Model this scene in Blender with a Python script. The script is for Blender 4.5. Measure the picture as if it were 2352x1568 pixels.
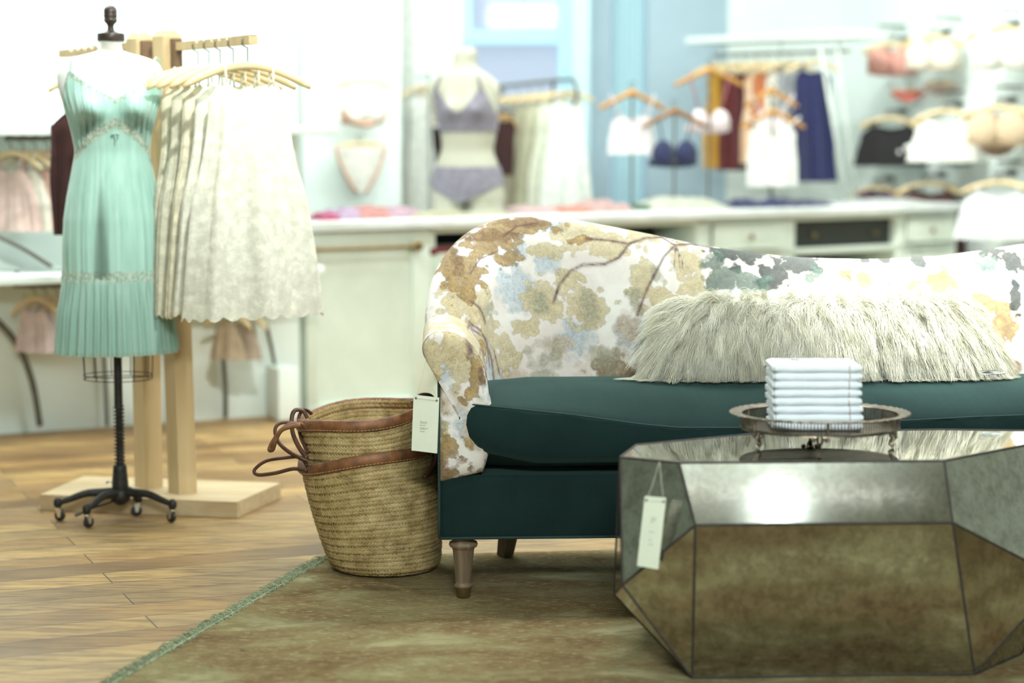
import bpy, bmesh, math, random
import numpy as np
from mathutils import Vector, Matrix, noise as mnoise

for o in list(bpy.data.objects):
    bpy.data.objects.remove(o)
sc = bpy.context.scene
COL = sc.collection
R = math.radians
random.seed(7)
rng = np.random.default_rng(11)

# ------------------------------------------------------------------ camera
FPX, CH = 4600.0, 1.25
PITCH = math.atan(494 / FPX)
cam_d = bpy.data.cameras.new('camera')
cam_d.sensor_width = 36.0
cam_d.lens = FPX / 2352 * 36.0
cam_d.clip_start, cam_d.clip_end = 0.05, 200
cam_d.dof.use_dof = True
cam_d.dof.focus_distance = 5.36
cam_d.dof.aperture_fstop = 1.45
cam_d.dof.aperture_blades = 0
cam = bpy.data.objects.new('camera', cam_d)
COL.objects.link(cam)
cam.location = (0, 0, CH)
cam.rotation_euler = (R(90) - PITCH, 0, 0)
sc.camera = cam

# ------------------------------------------------------------------ world, exposure, lights
sc.view_settings.view_transform = 'Standard'
sc.view_settings.look = 'None'
sc.view_settings.gamma = 1.0
sc.view_settings.use_curve_mapping = False
sc.view_settings.exposure = 0.0
w = bpy.data.worlds.new('daylight')
sc.world = w
w.use_nodes = True
bg = w.node_tree.nodes['Background']
bg.inputs['Color'].default_value = (0.62, 0.78, 1.0, 1)
bg.inputs['Strength'].default_value = 0.85
sc.cycles.max_bounces = 7
sc.cycles.diffuse_bounces = 4
sc.cycles.glossy_bounces = 4
sc.cycles.transmission_bounces = 4
sc.cycles.transparent_max_bounces = 6
sc.cycles.sample_clamp_indirect = 6.0
sc.cycles.caustics_reflective = False
sc.cycles.caustics_refractive = False
sc.cycles.use_denoising = True

def area(name, loc, target, size, power, color=(0.94, 1.0, 0.955), sy=None, spread=180):
    d = bpy.data.lights.new(name, 'AREA')
    d.shape = 'RECTANGLE'
    d.size, d.size_y = size, sy or size
    d.energy, d.color = power, color
    d.spread = R(spread)
    o = bpy.data.objects.new(name, d)
    COL.objects.link(o)
    o.location = loc
    o.rotation_euler = (Vector(target) - Vector(loc)).to_track_quat('-Z', 'Y').to_euler()
    return o

def spot(name, loc, target, power, angle=60, blend=0.6, rad=0.06, color=(0.985, 1.0, 0.93)):
    d = bpy.data.lights.new(name, 'SPOT')
    d.energy, d.color = power, color
    d.spot_size, d.spot_blend, d.shadow_soft_size = R(angle), blend, rad
    o = bpy.data.objects.new(name, d)
    COL.objects.link(o)
    o.location = loc
    o.rotation_euler = (Vector(target) - Vector(loc)).to_track_quat('-Z', 'Y').to_euler()
    return o

area('ceiling_panel_back', (0.3, 9.6, 3.1), (0.3, 10.6, 0), 4.6, 185, sy=2.2)
area('back_wall_fill', (-1.3, 11.5, 3.1), (-1.2, 12.5, 1.9), 1.6, 46, sy=0.3)  # added fill without a known fitting, brightens the back wall
area('ceiling_panel_left', (-1.7, 7.0, 3.1), (-1.9, 7.7, 0), 2.0, 115, sy=1.4)
area('ceiling_panel_sofa', (1.1, 6.2, 3.1), (1.1, 5.95, 0), 1.7, 78, sy=0.4)
area('front_overhead_fill', (-0.3, 1.6, 3.1), (0.1, 4.4, 0), 2.4, 9, sy=1.4)  # unseen fill from the camera side, not a real ceiling panel
area('front_fill', (0.3, 0.3, 2.6), (0.8, 5.3, 0.75), 1.2, 31, sy=0.3, spread=75)  # added front fill for pillow and napkins, not real track lamps
area('front_wall_fill', (0.6, -1.6, 2.2), (0.6, -3.0, 3.0), 3.0, 115, sy=0.6)  # added light: brightens the front wall reflected in the table bevel
area('front_ceiling_fill', (0.8, 1.2, 2.75), (0.8, 1.6, 3.28), 2.4, 34, sy=1.2)  # added uplight that keeps the ceiling bright in the mirrored facets
spot('track_spot_key', (2.4, 6.2, 3.0), (0.2, 5.5, 0.4), 90, 60, 0.7, 0.05)
spot('track_spot_basket', (0.45, 4.1, 3.0), (-0.5, 5.7, 0.3), 85, 30, 0.8, 0.03)
spot('track_spot_form', (-0.2, 4.2, 3.0), (-0.98, 6.4, 1.32), 335, 33, 0.9, 0.05)
spot('track_spot_sofa', (1.4, 4.9, 3.0), (1.22, 5.72, 0.76), 800, 30, 0.9, 0.06)
spot('track_spot_wall', (1.4, 9.0, 3.0), (2.6, 10.9, 1.2), 240, 60, 0.9, 0.06)

# ------------------------------------------------------------------ pixel <-> place helpers
cP, sP = math.cos(PITCH), math.sin(PITCH)
def ray(px, py):
    u, v = (px - 1176) / FPX, (784 - py) / FPX
    return Vector((u, cP + v * sP, -sP + v * cP))
def P(px, py, Y):
    d = ray(px, py)
    return Vector((0, 0, CH)) + d * (Y / d.y)
def F(px, py, z=0.0):
    d = ray(px, py)
    return Vector((0, 0, CH)) + d * ((z - CH) / d.z)
def on_plane(px, py, a, b, c):
    n = (b - a).cross(c - a)
    d = ray(px, py)
    o = Vector((0, 0, CH))
    return o + d * ((a - o).dot(n) / d.dot(n))

# ------------------------------------------------------------------ scene object helpers
MINV = {}
def tag(o, label=None, cat=None, group=None, kind=None):
    if label: o['label'] = label
    if cat: o['category'] = cat
    if group: o['group'] = group
    if kind: o['kind'] = kind
    return o
def thing(name, label, cat, loc=(0, 0, 0), rotz=0.0, group=None):
    o = bpy.data.objects.new(name, None)
    COL.objects.link(o)
    o.empty_display_size = 0.05
    o.location = loc
    o.rotation_euler = (0, 0, rotz)
    MINV[o.name] = (Matrix.Translation(Vector(loc)) @ Matrix.Rotation(rotz, 4, 'Z')).inverted()
    return tag(o, label, cat, group)

class MB:
    """collects shapes, then links them as one mesh object"""
    def __init__(s):
        s.v, s.f, s.m = [], [], []
    def add(s, v, f, mi=0):
        b = len(s.v)
        s.v.extend([tuple(p) for p in v])
        s.f.extend([tuple(i + b for i in q) for q in f])
        s.m.extend([mi] * len(f))
        return s
    def box(s, c, size, rz=0.0, bev=0.0, mi=0, M=None):
        x, y, z = [a / 2 for a in size]
        bm = bmesh.new()
        bmesh.ops.create_cube(bm, size=1.0)
        for v in bm.verts:
            v.co = Vector((v.co.x * size[0], v.co.y * size[1], v.co.z * size[2]))
        if bev > 0:
            bmesh.ops.bevel(bm, geom=bm.edges[:], offset=bev, segments=2, affect='EDGES', profile=0.5)
        T = Matrix.Translation(Vector(c)) @ (M if M else Matrix.Rotation(rz, 4, 'Z'))
        bm.verts.index_update()
        s.add([T @ v.co for v in bm.verts], [[v.index for v in f.verts] for f in bm.faces], mi)
        bm.free()
        return s
    def tube(s, pts, r, n=8, mi=0, caps=True, flat=1.0, up=None, closed=False):
        pts = [Vector(p) for p in pts]
        k = len(pts)
        rr = r if hasattr(r, '__len__') else [r] * k
        V, Fc = [], []
        prev = None
        for i, p in enumerate(pts):
            if closed:
                t = pts[(i + 1) % k] - pts[i - 1]
            else:
                t = pts[min(i + 1, k - 1)] - pts[max(i - 1, 0)]
            t.normalize()
            a = Vector(up) if up else (prev if prev is not None else (Vector((0, 0, 1)) if abs(t.z) < 0.9 else Vector((1, 0, 0))))
            a = a - t * a.dot(t)
            if a.length < 1e-5: a = t.orthogonal()
            a.normalize()
            prev = a
            b = t.cross(a)
            for j in range(n):
                g = 2 * math.pi * j / n
                V.append(p + a * (math.cos(g) * rr[i] * flat) + b * (math.sin(g) * rr[i]))
        for i in range(k if closed else k - 1):
            i2 = (i + 1) % k
            for j in range(n):
                j2 = (j + 1) % n
                Fc.append((i * n + j, i * n + j2, i2 * n + j2, i2 * n + j))
        if caps and not closed:
            Fc.append(tuple(range(n))[::-1])
            Fc.append(tuple((k - 1) * n + j for j in range(n)))
        return s.add(V, Fc, mi)
    def lathe(s, prof, c=(0, 0, 0), n=24, sx=1.0, sy=1.0, mi=0, axis=None, caps=True):
        V, Fc = [], []
        c = Vector(c)
        M = Vector(axis).to_track_quat('Z', 'Y').to_matrix() if axis else None
        for r_, z_ in prof:
            for j in range(n):
                g = 2 * math.pi * j / n
                p = Vector((r_ * math.cos(g) * sx, r_ * math.sin(g) * sy, z_))
                V.append(c + (M @ p if M else p))
        for i in range(len(prof) - 1):
            for j in range(n):
                j2 = (j + 1) % n
                Fc.append((i * n + j, i * n + j2, (i + 1) * n + j2, (i + 1) * n + j))
        if caps:
            Fc.append(tuple(range(n))[::-1])
            Fc.append(tuple((len(prof) - 1) * n + j for j in range(n)))
        return s.add(V, Fc, mi)
    def grid(s, rows, closed=False, mi=0, keep=None):
        nr, nc = len(rows), len(rows[0])
        V = [p for r_ in rows for p in r_]
        Fc = []
        for i in range(nr - 1):
            for j in range(nc if closed else nc - 1):
                j2 = (j + 1) % nc
                if keep and not keep(i, j): continue
                Fc.append((i * nc + j, i * nc + j2, (i + 1) * nc + j2, (i + 1) * nc + j))
        return s.add(V, Fc, mi)
    def poly(s, pts, depth, nrm, mi=0):
        """flat outline given real thickness along nrm"""
        n_ = Vector(nrm).normalized() * depth
        k = len(pts)
        V = [Vector(p) for p in pts] + [Vector(p) + n_ for p in pts]
        Fc = [tuple(range(k))[::-1], tuple(range(k, 2 * k))]
        for i in range(k):
            j = (i + 1) % k
            Fc.append((i, j, k + j, k + i))
        return s.add(V, Fc, mi)
    def build(s, name, mats, parent=None, smooth=True, label=None, cat=None, group=None, kind=None, origin=None, sub=0, auto=50, solid=0):
        me = bpy.data.meshes.new(name)
        v = s.v
        if parent is not None:
            Mi = MINV[parent.name]
            v = [tuple(Mi @ Vector(p)) for p in v]
            org = Vector((0, 0, 0))
        else:
            a = np.array(v)
            lo, hi = a.min(0), a.max(0)
            org = Vector(origin) if origin is not None else Vector(((lo[0] + hi[0]) / 2, (lo[1] + hi[1]) / 2, lo[2]))
            v = [tuple(Vector(p) - org) for p in v]
        me.from_pydata(v, [], s.f)
        if not isinstance(mats, (list, tuple)): mats = [mats]
        for m in mats: me.materials.append(m)
        if len(mats) > 1: me.polygons.foreach_set('material_index', s.m)
        me.polygons.foreach_set('use_smooth', [smooth] * len(me.polygons))
        me.update()
        if smooth and auto < 180:
            bm = bmesh.new(); bm.from_mesh(me)
            bmesh.ops.recalc_face_normals(bm, faces=bm.faces)
            lim = R(auto)
            for e in bm.edges:
                if len(e.link_faces) == 2 and e.calc_face_angle(0) > lim: e.smooth = False
            bm.to_mesh(me); bm.free()
        o = bpy.data.objects.new(name, me)
        COL.objects.link(o)
        if parent is not None:
            o.parent = parent
            MINV[o.name] = MINV[parent.name]
        else:
            o.location = org
            MINV[o.name] = Matrix.Translation(-org)
        if sub:
            md = o.modifiers.new('sub', 'SUBSURF'); md.levels = md.render_levels = sub
        if solid:
            md = o.modifiers.new('sol', 'SOLIDIFY'); md.thickness = solid; md.offset = 0
        return tag(o, label, cat, group, kind)

def clone(root, loc=None, rotz=None, label=None, group=None):
    def cp(o, parent):
        c = o.copy()
        COL.objects.link(c)
        if parent is not None: c.parent = parent
        for ch in [x for x in o.children]: cp(ch, c)
        return c
    r = cp(root, None)
    if loc is not None: r.location = loc
    if rotz is not None: r.rotation_euler = (0, 0, rotz)
    if label: r['label'] = label
    if group: r['group'] = group
    return r

def fast_mesh(name, V, Q, mat, parent=None, label=None, cat=None, group=None, kind=None, smooth=True):
    """numpy verts and quads/tris (all same size) as one mesh; coords are world"""
    V = np.asarray(V, dtype=np.float64)
    if parent is not None:
        Mi = np.array(MINV[parent.name])
        V = V @ Mi[:3, :3].T + Mi[:3, 3]; org = None
    else:
        lo, hi = V.min(0), V.max(0)
        org = np.array([(lo[0] + hi[0]) / 2, (lo[1] + hi[1]) / 2, lo[2]]); V = V - org
    me = bpy.data.meshes.new(name)
    k = Q.shape[1]
    me.vertices.add(len(V)); me.vertices.foreach_set('co', V.astype(np.float32).ravel())
    me.loops.add(Q.size); me.loops.foreach_set('vertex_index', Q.astype(np.int32).ravel())
    me.polygons.add(len(Q))
    me.polygons.foreach_set('loop_start', np.arange(0, Q.size, k, dtype=np.int32))
    me.polygons.foreach_set('use_smooth', [smooth] * len(Q))
    me.update(calc_edges=True); me.validate()
    me.materials.append(mat)
    o = bpy.data.objects.new(name, me); COL.objects.link(o)
    if parent is not None: o.parent = parent
    else: o.location = org
    return tag(o, label, cat, group, kind)

def strands(roots, steps, rad, sides=3):
    """roots..steps: array (N, K, 3) of points; returns tube verts and quads"""
    pts = steps
    N, K, _ = pts.shape
    t = np.gradient(pts, axis=1)
    t /= np.linalg.norm(t, axis=2, keepdims=True) + 1e-9
    a = np.cross(t, np.array([0.31, 0.2, 0.93])); a /= np.linalg.norm(a, axis=2, keepdims=True) + 1e-9
    b = np.cross(t, a)
    rr = rad * np.linspace(1, 0.18, K)[None, :, None] if np.ndim(rad) == 0 else rad[:, None, None] * np.linspace(1, 0.18, K)[None, :, None]
    rings = [pts + rr * (math.cos(2 * math.pi * j / sides) * a + math.sin(2 * math.pi * j / sides) * b) for j in range(sides)]
    V = np.stack(rings, axis=2).reshape(-1, 3)
    i = np.arange(N)[:, None, None]; k = np.arange(K - 1)[None, :, None]; j = np.arange(sides)[None, None, :]
    base = (i * K + k) * sides; j2 = (j + 1) % sides
    Q = np.stack([base + j, base + j2, base + sides + j2, base + sides + j], axis=-1).reshape(-1, 4)
    return V, Q

def interp(x, xs, ys):
    return float(np.interp(x, xs, ys))
def smoothpts(pts, n, closed=False):
    """Catmull-Rom resample"""
    p = [np.array(q, float) for q in pts]
    k = len(p)
    out = []
    segs = k if closed else k - 1
    for i in range(n):
        u = i / (n if closed else n - 1) * segs
        a = min(int(u), segs - 1); f = u - a
        g = lambda q: p[q % k] if closed else p[max(0, min(k - 1, q))]
        p0, p1, p2, p3 = g(a - 1), g(a), g(a + 1), g(a + 2)
        out.append(0.5 * ((2 * p1) + (-p0 + p2) * f + (2 * p0 - 5 * p1 + 4 * p2 - p3) * f * f + (-p0 + 3 * p1 - 3 * p2 + p3) * f ** 3))
    return out

# ------------------------------------------------------------------ materials
class NT:
    def __init__(s, name):
        s.mat = bpy.data.materials.new(name); s.mat.use_nodes = True
        s.t = s.mat.node_tree; s.b = s.t.nodes['Principled BSDF']; s.out = s.t.nodes['Material Output']
    def n(s, typ, **kw):
        x = s.t.nodes.new(typ)
        for k, v in kw.items():
            if k.startswith('i_'): s.set(x, k[2:], v)
            else: setattr(x, k, v)
        return x
    def set(s, x, key, v):
        key = {'Scale': 'Scale'}.get(key, key.replace('_', ' ')) if not key.isdigit() else int(key)
        sock = x.inputs[key]
        if isinstance(v, bpy.types.NodeSocket): s.t.links.new(v, sock)
        else: sock.default_value = v
    def link(s, a, b): s.t.links.new(a, b)
    def coord(s, which='Object', scale=(1, 1, 1), rot=(0, 0, 0)):
        c = s.n('ShaderNodeTexCoord'); m = s.n('ShaderNodeMapping')
        m.inputs['Scale'].default_value = scale; m.inputs['Rotation'].default_value = rot
        s.link(c.outputs[which], m.inputs['Vector'])
        return m.outputs['Vector']
    def noise(s, vec, scale, detail=4, rough=0.55, dist=0.0):
        x = s.n('ShaderNodeTexNoise'); s.link(vec, x.inputs['Vector'])
        x.inputs['Scale'].default_value = scale; x.inputs['Detail'].default_value = detail
        x.inputs['Roughness'].default_value = rough; x.inputs['Distortion'].default_value = dist
        return x.outputs['Fac']
    def math(s, op, a, b=0.0, c=0.0, clamp=False):
        x = s.n('ShaderNodeMath', operation=op); x.use_clamp = clamp
        for i, v in enumerate((a, b, c)):
            if isinstance(v, bpy.types.NodeSocket): s.link(v, x.inputs[i])
            else: x.inputs[i].default_value = v
        return x.outputs[0]
    def ramp(s, fac, stops):
        x = s.n('ShaderNodeValToRGB'); s.link(fac, x.inputs['Fac'])
        e = x.color_ramp.elements
        while len(e) < len(stops): e.new(0.5)
        for q, (p, c) in zip(e, stops): q.position = p; q.color = (*c, 1) if len(c) == 3 else c
        return x.outputs['Color']
    def mix(s, fac, a, b, blend='MIX'):
        x = s.n('ShaderNodeMix'); x.data_type = 'RGBA'; x.blend_type = blend
        for sock, v in ((x.inputs[0], fac), (x.inputs[6], a), (x.inputs[7], b)):
            if isinstance(v, bpy.types.NodeSocket): s.link(v, sock)
            else: sock.default_value = (*v, 1) if hasattr(v, '__len__') and len(v) == 3 else v
        return x.outputs[2]
    def bump(s, h, strength=0.3, dist=0.01):
        x = s.n('ShaderNodeBump'); s.link(h, x.inputs['Height'])
        x.inputs['Strength'].default_value = strength; x.inputs['Distance'].default_value = dist
        s.link(x.outputs['Normal'], s.b.inputs['Normal'])
    def base(s, c):
        if isinstance(c, bpy.types.NodeSocket): s.link(c, s.b.inputs['Base Color'])
        else: s.b.inputs['Base Color'].default_value = (*c, 1)
    def p(s, **kw):
        for k, v in kw.items(): s.b.inputs[k.replace('_', ' ')].default_value = v

def simple(name, c, rough=0.6, metal=0.0, var=0.08, scale=30, bump=0.0, bscale=200, sheen=0.0, transl=0.0, stretch=(1, 1, 1)):
    t = NT(name)
    v = t.coord('Object', stretch)
    f = t.noise(v, scale, 3)
    lo = tuple(max(0, a * (1 - var * 2)) for a in c); hi = tuple(min(1, a * (1 + var)) for a in c)
    t.base(t.ramp(f, [(0.3, lo), (0.7, hi)]))
    t.p(Roughness=rough, Metallic=metal)
    if sheen: t.p(Sheen_Weight=sheen)
    if bump: t.bump(t.noise(v, bscale, 2), bump, 0.004)
    if transl:
        tr = t.n('ShaderNodeBsdfTranslucent'); tr.inputs['Color'].default_value = (*c, 1)
        mx = t.n('ShaderNodeMixShader'); mx.inputs[0].default_value = transl
        t.link(t.b.outputs[0], mx.inputs[1]); t.link(tr.outputs[0], mx.inputs[2]); t.link(mx.outputs[0], t.out.inputs[0])
    return t.mat

_cloth = {}
def cloth(name, c, transl=0.15, rough=0.85, lace=0.0):
    if name in _cloth: return _cloth[name]
    t = NT(name)
    v = t.coord('Object')
    f = t.noise(v, 26, 4)
    lo = tuple(a * 0.82 for a in c); hi = tuple(min(1, a * 1.06) for a in c)
    col = t.ramp(f, [(0.3, lo), (0.7, hi)])
    if lace:
        vo = t.n('ShaderNodeTexVoronoi'); t.link(v, vo.inputs['Vector']); vo.inputs['Scale'].default_value = 30
        g = t.math('ADD', t.math('MULTIPLY', vo.outputs['Distance'], 0.25), t.math('MULTIPLY', t.noise(v, 38, 4, 0.7), 1.0))
        col = t.mix(t.ramp(g, [(0.50, (0, 0, 0)), (0.75, (1, 1, 1))]), col, tuple(a * (1 - lace) for a in c))
    t.base(col); t.p(Roughness=rough, Sheen_Weight=0.2)
    t.bump(t.noise(v, 150, 2), 0.25, 0.003)
    tr = t.n('ShaderNodeBsdfTranslucent'); t.link(col, tr.inputs['Color'])
    mx = t.n('ShaderNodeMixShader'); mx.inputs[0].default_value = transl
    t.link(t.b.outputs[0], mx.inputs[1]); t.link(tr.outputs[0], mx.inputs[2]); t.link(mx.outputs[0], t.out.inputs[0])
    _cloth[name] = t.mat
    return t.mat

M = {}
M['white_paint'] = simple('white_paint', (0.82, 0.92, 0.90), 0.6, var=0.02, scale=3, bump=0.05)
M['blue_paint'] = simple('blue_grey_paint', (0.42, 0.56, 0.66), 0.6, var=0.05, scale=2)
M['sash_paint'] = simple('pale_blue_sash_paint', (0.48, 0.76, 0.94), 0.5, var=0.03, scale=3)
M['cabinet'] = simple('sage_white_cabinet_paint', (0.73, 0.81, 0.73), 0.5, var=0.03, scale=6)
M['marble'] = simple('pale_marble', (0.80, 0.84, 0.84), 0.25, var=0.07, scale=5)
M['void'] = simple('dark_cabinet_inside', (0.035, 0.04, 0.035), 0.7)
M['brass'] = simple('aged_brass', (0.30, 0.22, 0.11), 0.35, 0.9, var=0.15)
M['dark_metal'] = simple('dark_bronze_metal', (0.04, 0.033, 0.03), 0.6, 0.2, var=0.2, scale=60)
M['iron'] = simple('black_cast_iron', (0.028, 0.027, 0.025), 0.5, 0.35, var=0.2, scale=80, bump=0.1)
M['rail_metal'] = simple('dark_grey_rail_metal', (0.16, 0.16, 0.14), 0.4, 0.6)
M['chrome'] = simple('chrome', (0.75, 0.76, 0.76), 0.14, 1.0, var=0.02)
M['rubber'] = simple('black_rubber', (0.02, 0.02, 0.02), 0.5)
M['form_linen'] = simple('white_linen', (0.86, 0.90, 0.88), 0.85, var=0.02, scale=60, bump=0.1, sheen=0.2)
M['mannequin'] = simple('cream_mannequin_shell', (0.46, 0.455, 0.37), 0.55, var=0.02, scale=5)
M['paper'] = simple('cream_card', (0.70, 0.74, 0.62), 0.7, var=0.02, scale=20)
M['ink'] = simple('grey_ink', (0.14, 0.15, 0.13), 0.8)
M['string'] = simple('cotton_string', (0.62, 0.62, 0.50), 0.8)
M['leather'] = simple('tan_leather', (0.225, 0.092, 0.034), 0.5, var=0.3, scale=28, bump=0.2, bscale=300)
M['leather_dark'] = simple('dark_brown_leather', (0.10, 0.038, 0.020), 0.4, var=0.3, scale=28, bump=0.2, bscale=300)
M['thread'] = simple('waxed_thread', (0.55, 0.45, 0.32), 0.7)

def wood(name, dark, light, stretch, scale=3, rough=0.55):
    t = NT(name)
    v = t.coord('Object', stretch)
    f = t.noise(v, scale, 6, 0.6, 0.6)
    t.base(t.ramp(f, [(0.25, dark), (0.5, tuple((a + b) / 2 for a, b in zip(dark, light))), (0.75, light)]))
    t.p(Roughness=rough); t.bump(f, 0.12, 0.004)
    return t.mat
M['oak'] = wood('pale_oak', (0.46, 0.33, 0.17), (0.62, 0.48, 0.28), (9, 9, 0.8))
M['oak_board'] = wood('pale_oak_board', (0.42, 0.30, 0.17), (0.62, 0.50, 0.32), (1, 9, 9))
M['hanger_wood'] = wood('pale_hanger_wood', (0.60, 0.46, 0.24), (0.80, 0.66, 0.40), (4, 4, 9), rough=0.4)
M['hanger_amber'] = wood('amber_hanger_wood', (0.42, 0.20, 0.05), (0.60, 0.32, 0.09), (4, 4, 9), rough=0.4)
M['hanger_walnut'] = wood('walnut_hanger_wood', (0.20, 0.10, 0.04), (0.36, 0.19, 0.08), (4, 4, 9), rough=0.4)
M['leg_wood'] = wood('weathered_leg_wood', (0.11, 0.075, 0.042), (0.26, 0.19, 0.12), (16, 16, 1.2), 4)
M['leg_dark'] = wood('brown_leg_wood', (0.09, 0.06, 0.035), (0.20, 0.14, 0.09), (16, 16, 1.2), 4)

# plank floor
t = NT('reclaimed_plank_floor')
v = t.coord('Object', (1, 1, 1), (0, 0, -R(23)))
br = t.n('ShaderNodeTexBrick'); t.link(v, br.inputs['Vector'])
br.offset = 0.37; br.squash = 1.0
for k_, val in (('Color1', (0, 0, 0, 1)), ('Color2', (1, 1, 1, 1)), ('Mortar', (0.5, 0.5, 0.5, 1)), ('Scale', 1.0), ('Mortar Size', 0.0022), ('Mortar Smooth', 0.3), ('Bias', 0.0), ('Brick Width', 2.3), ('Row Height', 0.135)):
    br.inputs[k_].default_value = val
v2 = t.coord('Object', (1.2, 14, 1), (0, 0, -R(23)))
wob = t.noise(t.coord('Object', (0.6, 5, 1), (0, 0, -R(23))), 2.0, 5, 0.6, 0.5)
grain = t.noise(v2, 5, 8, 0.68, 0.4)
gray = t.noise(v, 2.4, 3)
plank = t.ramp(t.math('ADD', t.math('MULTIPLY', br.outputs['Color'], 0.55), t.math('MULTIPLY', gray, 0.45)),
               [(0.18, (0.15, 0.080, 0.030)), (0.38, (0.38, 0.220, 0.078)), (0.56, (0.52, 0.335, 0.125)), (0.72, (0.35, 0.225, 0.098)), (0.88, (0.21, 0.135, 0.065))])
col = t.mix(t.ramp(grain, [(0.34, (1, 1, 1)), (0.56, (0, 0, 0))]), plank, (0.13, 0.075, 0.036))
col = t.mix(t.math('MULTIPLY', t.ramp(wob, [(0.5, (0, 0, 0)), (0.75, (1, 1, 1))]), 0.4), col, (0.24, 0.18, 0.11))
col = t.mix(br.outputs['Fac'], col, (0.06, 0.035, 0.018))
t.base(col); t.p(Roughness=0.48)
t.bump(t.math('SUBTRACT', grain, t.math('MULTIPLY', br.outputs['Fac'], 2.0)), 0.25, 0.006)
M['floor'] = t.mat

# worn overdyed rug
t = NT('worn_green_rug')
v = t.coord('Object')
n1 = t.noise(t.coord('Object', (1.0, 2.2, 1)), 2.6, 6, 0.62, 0.8)
n2 = t.noise(v, 26, 6, 0.75, 0.6)
n3 = t.noise(t.coord('Object', (6, 22, 1)), 5, 5, 0.7)
c1 = t.ramp(n1, [(0.34, (0.150, 0.094, 0.044)), (0.46, (0.200, 0.140, 0.068)), (0.56, (0.235, 0.195, 0.098)), (0.70, (0.40, 0.37, 0.22))])
c2 = t.mix(t.ramp(n3, [(0.54, (0, 0, 0)), (0.66, (1, 1, 1))]), c1, (0.37, 0.34, 0.19))
c3 = t.mix(t.ramp(n2, [(0.60, (0, 0, 0)), (0.70, (1, 1, 1))]), c2, (0.085, 0.075, 0.040))
t.base(c3); t.p(Roughness=1.0); t.b.inputs['Specular IOR Level'].default_value = 0.1
t.bump(t.noise(v, 160, 4), 0.6, 0.006)
M['rug'] = t.mat
M['fringe'] = simple('green_wool_fringe', (0.33, 0.38, 0.24), 0.9, var=0.2, scale=60)

# dark teal velvet
t = NT('dark_teal_cotton_velvet')
v = t.coord('Object')
f = t.noise(v, 5, 4)
t.base(t.ramp(f, [(0.3, (0.005, 0.0165, 0.0160)), (0.7, (0.009, 0.026, 0.025))]))
t.p(Roughness=0.9, Sheen_Weight=0.12, Sheen_Roughness=0.5, Specular_IOR_Level=0.15); t.b.inputs['Sheen Tint'].default_value = (0.5, 0.9, 0.85, 1)
wr = t.noise(t.coord('Object', (20, 2.2, 2.2)), 1.0, 3, 0.5, 0.5)
t.bump(t.math('ADD', t.math('MULTIPLY', wr, 0.8), t.math('MULTIPLY', t.noise(v, 420, 2), 0.10)), 0.35, 0.012)
M['teal'] = t.mat
M['piping'] = simple('dark_teal_piping', (0.010, 0.035, 0.034), 0.8)

# watercolour foliage print, driven by painted-field attributes on the mesh
t = NT('watercolour_foliage_linen')
v = t.coord('Object')
def attr(nm):
    a = t.n('ShaderNodeAttribute'); a.attribute_name = nm; return a.outputs['Fac']
nA = t.noise(v, 13, 5, 0.6, 0.3)
nB = t.noise(v, 48, 5, 0.65, 0.4)
nC = t.noise(v, 5.5, 4, 0.6)
vo = t.n('ShaderNodeTexVoronoi'); t.link(v, vo.inputs['Vector']); vo.inputs['Scale'].default_value = 34
leaf = vo.outputs['Distance']
wobble = t.math('ADD', t.math('ADD', t.math('MULTIPLY', t.math('SUBTRACT', nA, 0.5), 1.25), t.math('MULTIPLY', t.math('SUBTRACT', nB, 0.5), 0.5)), t.math('MULTIPLY', t.math('SUBTRACT', 0.4, leaf), 0.55))
veins = t.ramp(t.math('ADD', leaf, t.math('MULTIPLY', nB, 0.5)), [(0.50, (0, 0, 0)), (0.85, (1, 1, 1))])
crk = t.ramp(t.math('ABSOLUTE', t.math('SUBTRACT', t.noise(v, 42, 5, 0.65, 1.6), 0.5)), [(0.0, (1, 1, 1)), (0.030, (0, 0, 0))])
col = t.mix(t.ramp(nC, [(0.40, (0, 0, 0)), (0.62, (1, 1, 1))]), (0.78, 0.765, 0.74), (0.66, 0.60, 0.565))
def layer(col, name, c_lo, c_hi, thr, soft, edge=0.35, strength=0.9):
    f = t.math('ADD', attr(name), wobble)
    m_ = t.ramp(f, [(thr, (0, 0, 0)), (thr + soft, (1, 1, 1))])
    body = t.mix(t.ramp(nB, [(0.35, (0, 0, 0)), (0.65, (1, 1, 1))]), c_lo, c_hi)
    body = t.mix(t.math('MULTIPLY', veins, 0.35), body, tuple(a * 0.75 for a in c_lo))
    body = t.mix(t.math('MULTIPLY', crk, 0.75), body, tuple(a * 0.45 for a in c_lo))
    col = t.mix(t.math('MULTIPLY', m_, strength), col, body)
    ed = t.ramp(f, [(thr - 0.02, (0, 0, 0)), (thr + 0.03, (1, 1, 1)), (thr + 0.10, (0, 0, 0))])
    return t.mix(t.math('MULTIPLY', ed, edge), col, tuple(a * 0.5 for a in c_lo))
col = layer(col, 'sky', (0.40, 0.48, 0.55), (0.54, 0.60, 0.66), 0.40, 0.25, 0.05, 0.85)
col = layer(col, 'tan', (0.42, 0.30, 0.19), (0.60, 0.47, 0.34), 0.40, 0.35, 0.10, 0.7)
col = layer(col, 'khaki', (0.46, 0.37, 0.19), (0.66, 0.57, 0.36), 0.36, 0.10, 0.35, 0.80)
col = layer(col, 'ochre', (0.25, 0.155, 0.055), (0.50, 0.345, 0.14), 0.38, 0.08, 0.5, 0.90)
col = layer(col, 'brown', (0.17, 0.10, 0.05), (0.30, 0.19, 0.10), 0.40, 0.15, 0.3, 0.8)
col = layer(col, 'sage', (0.26, 0.255, 0.18), (0.44, 0.43, 0.33), 0.42, 0.22, 0.2, 0.7)
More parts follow.
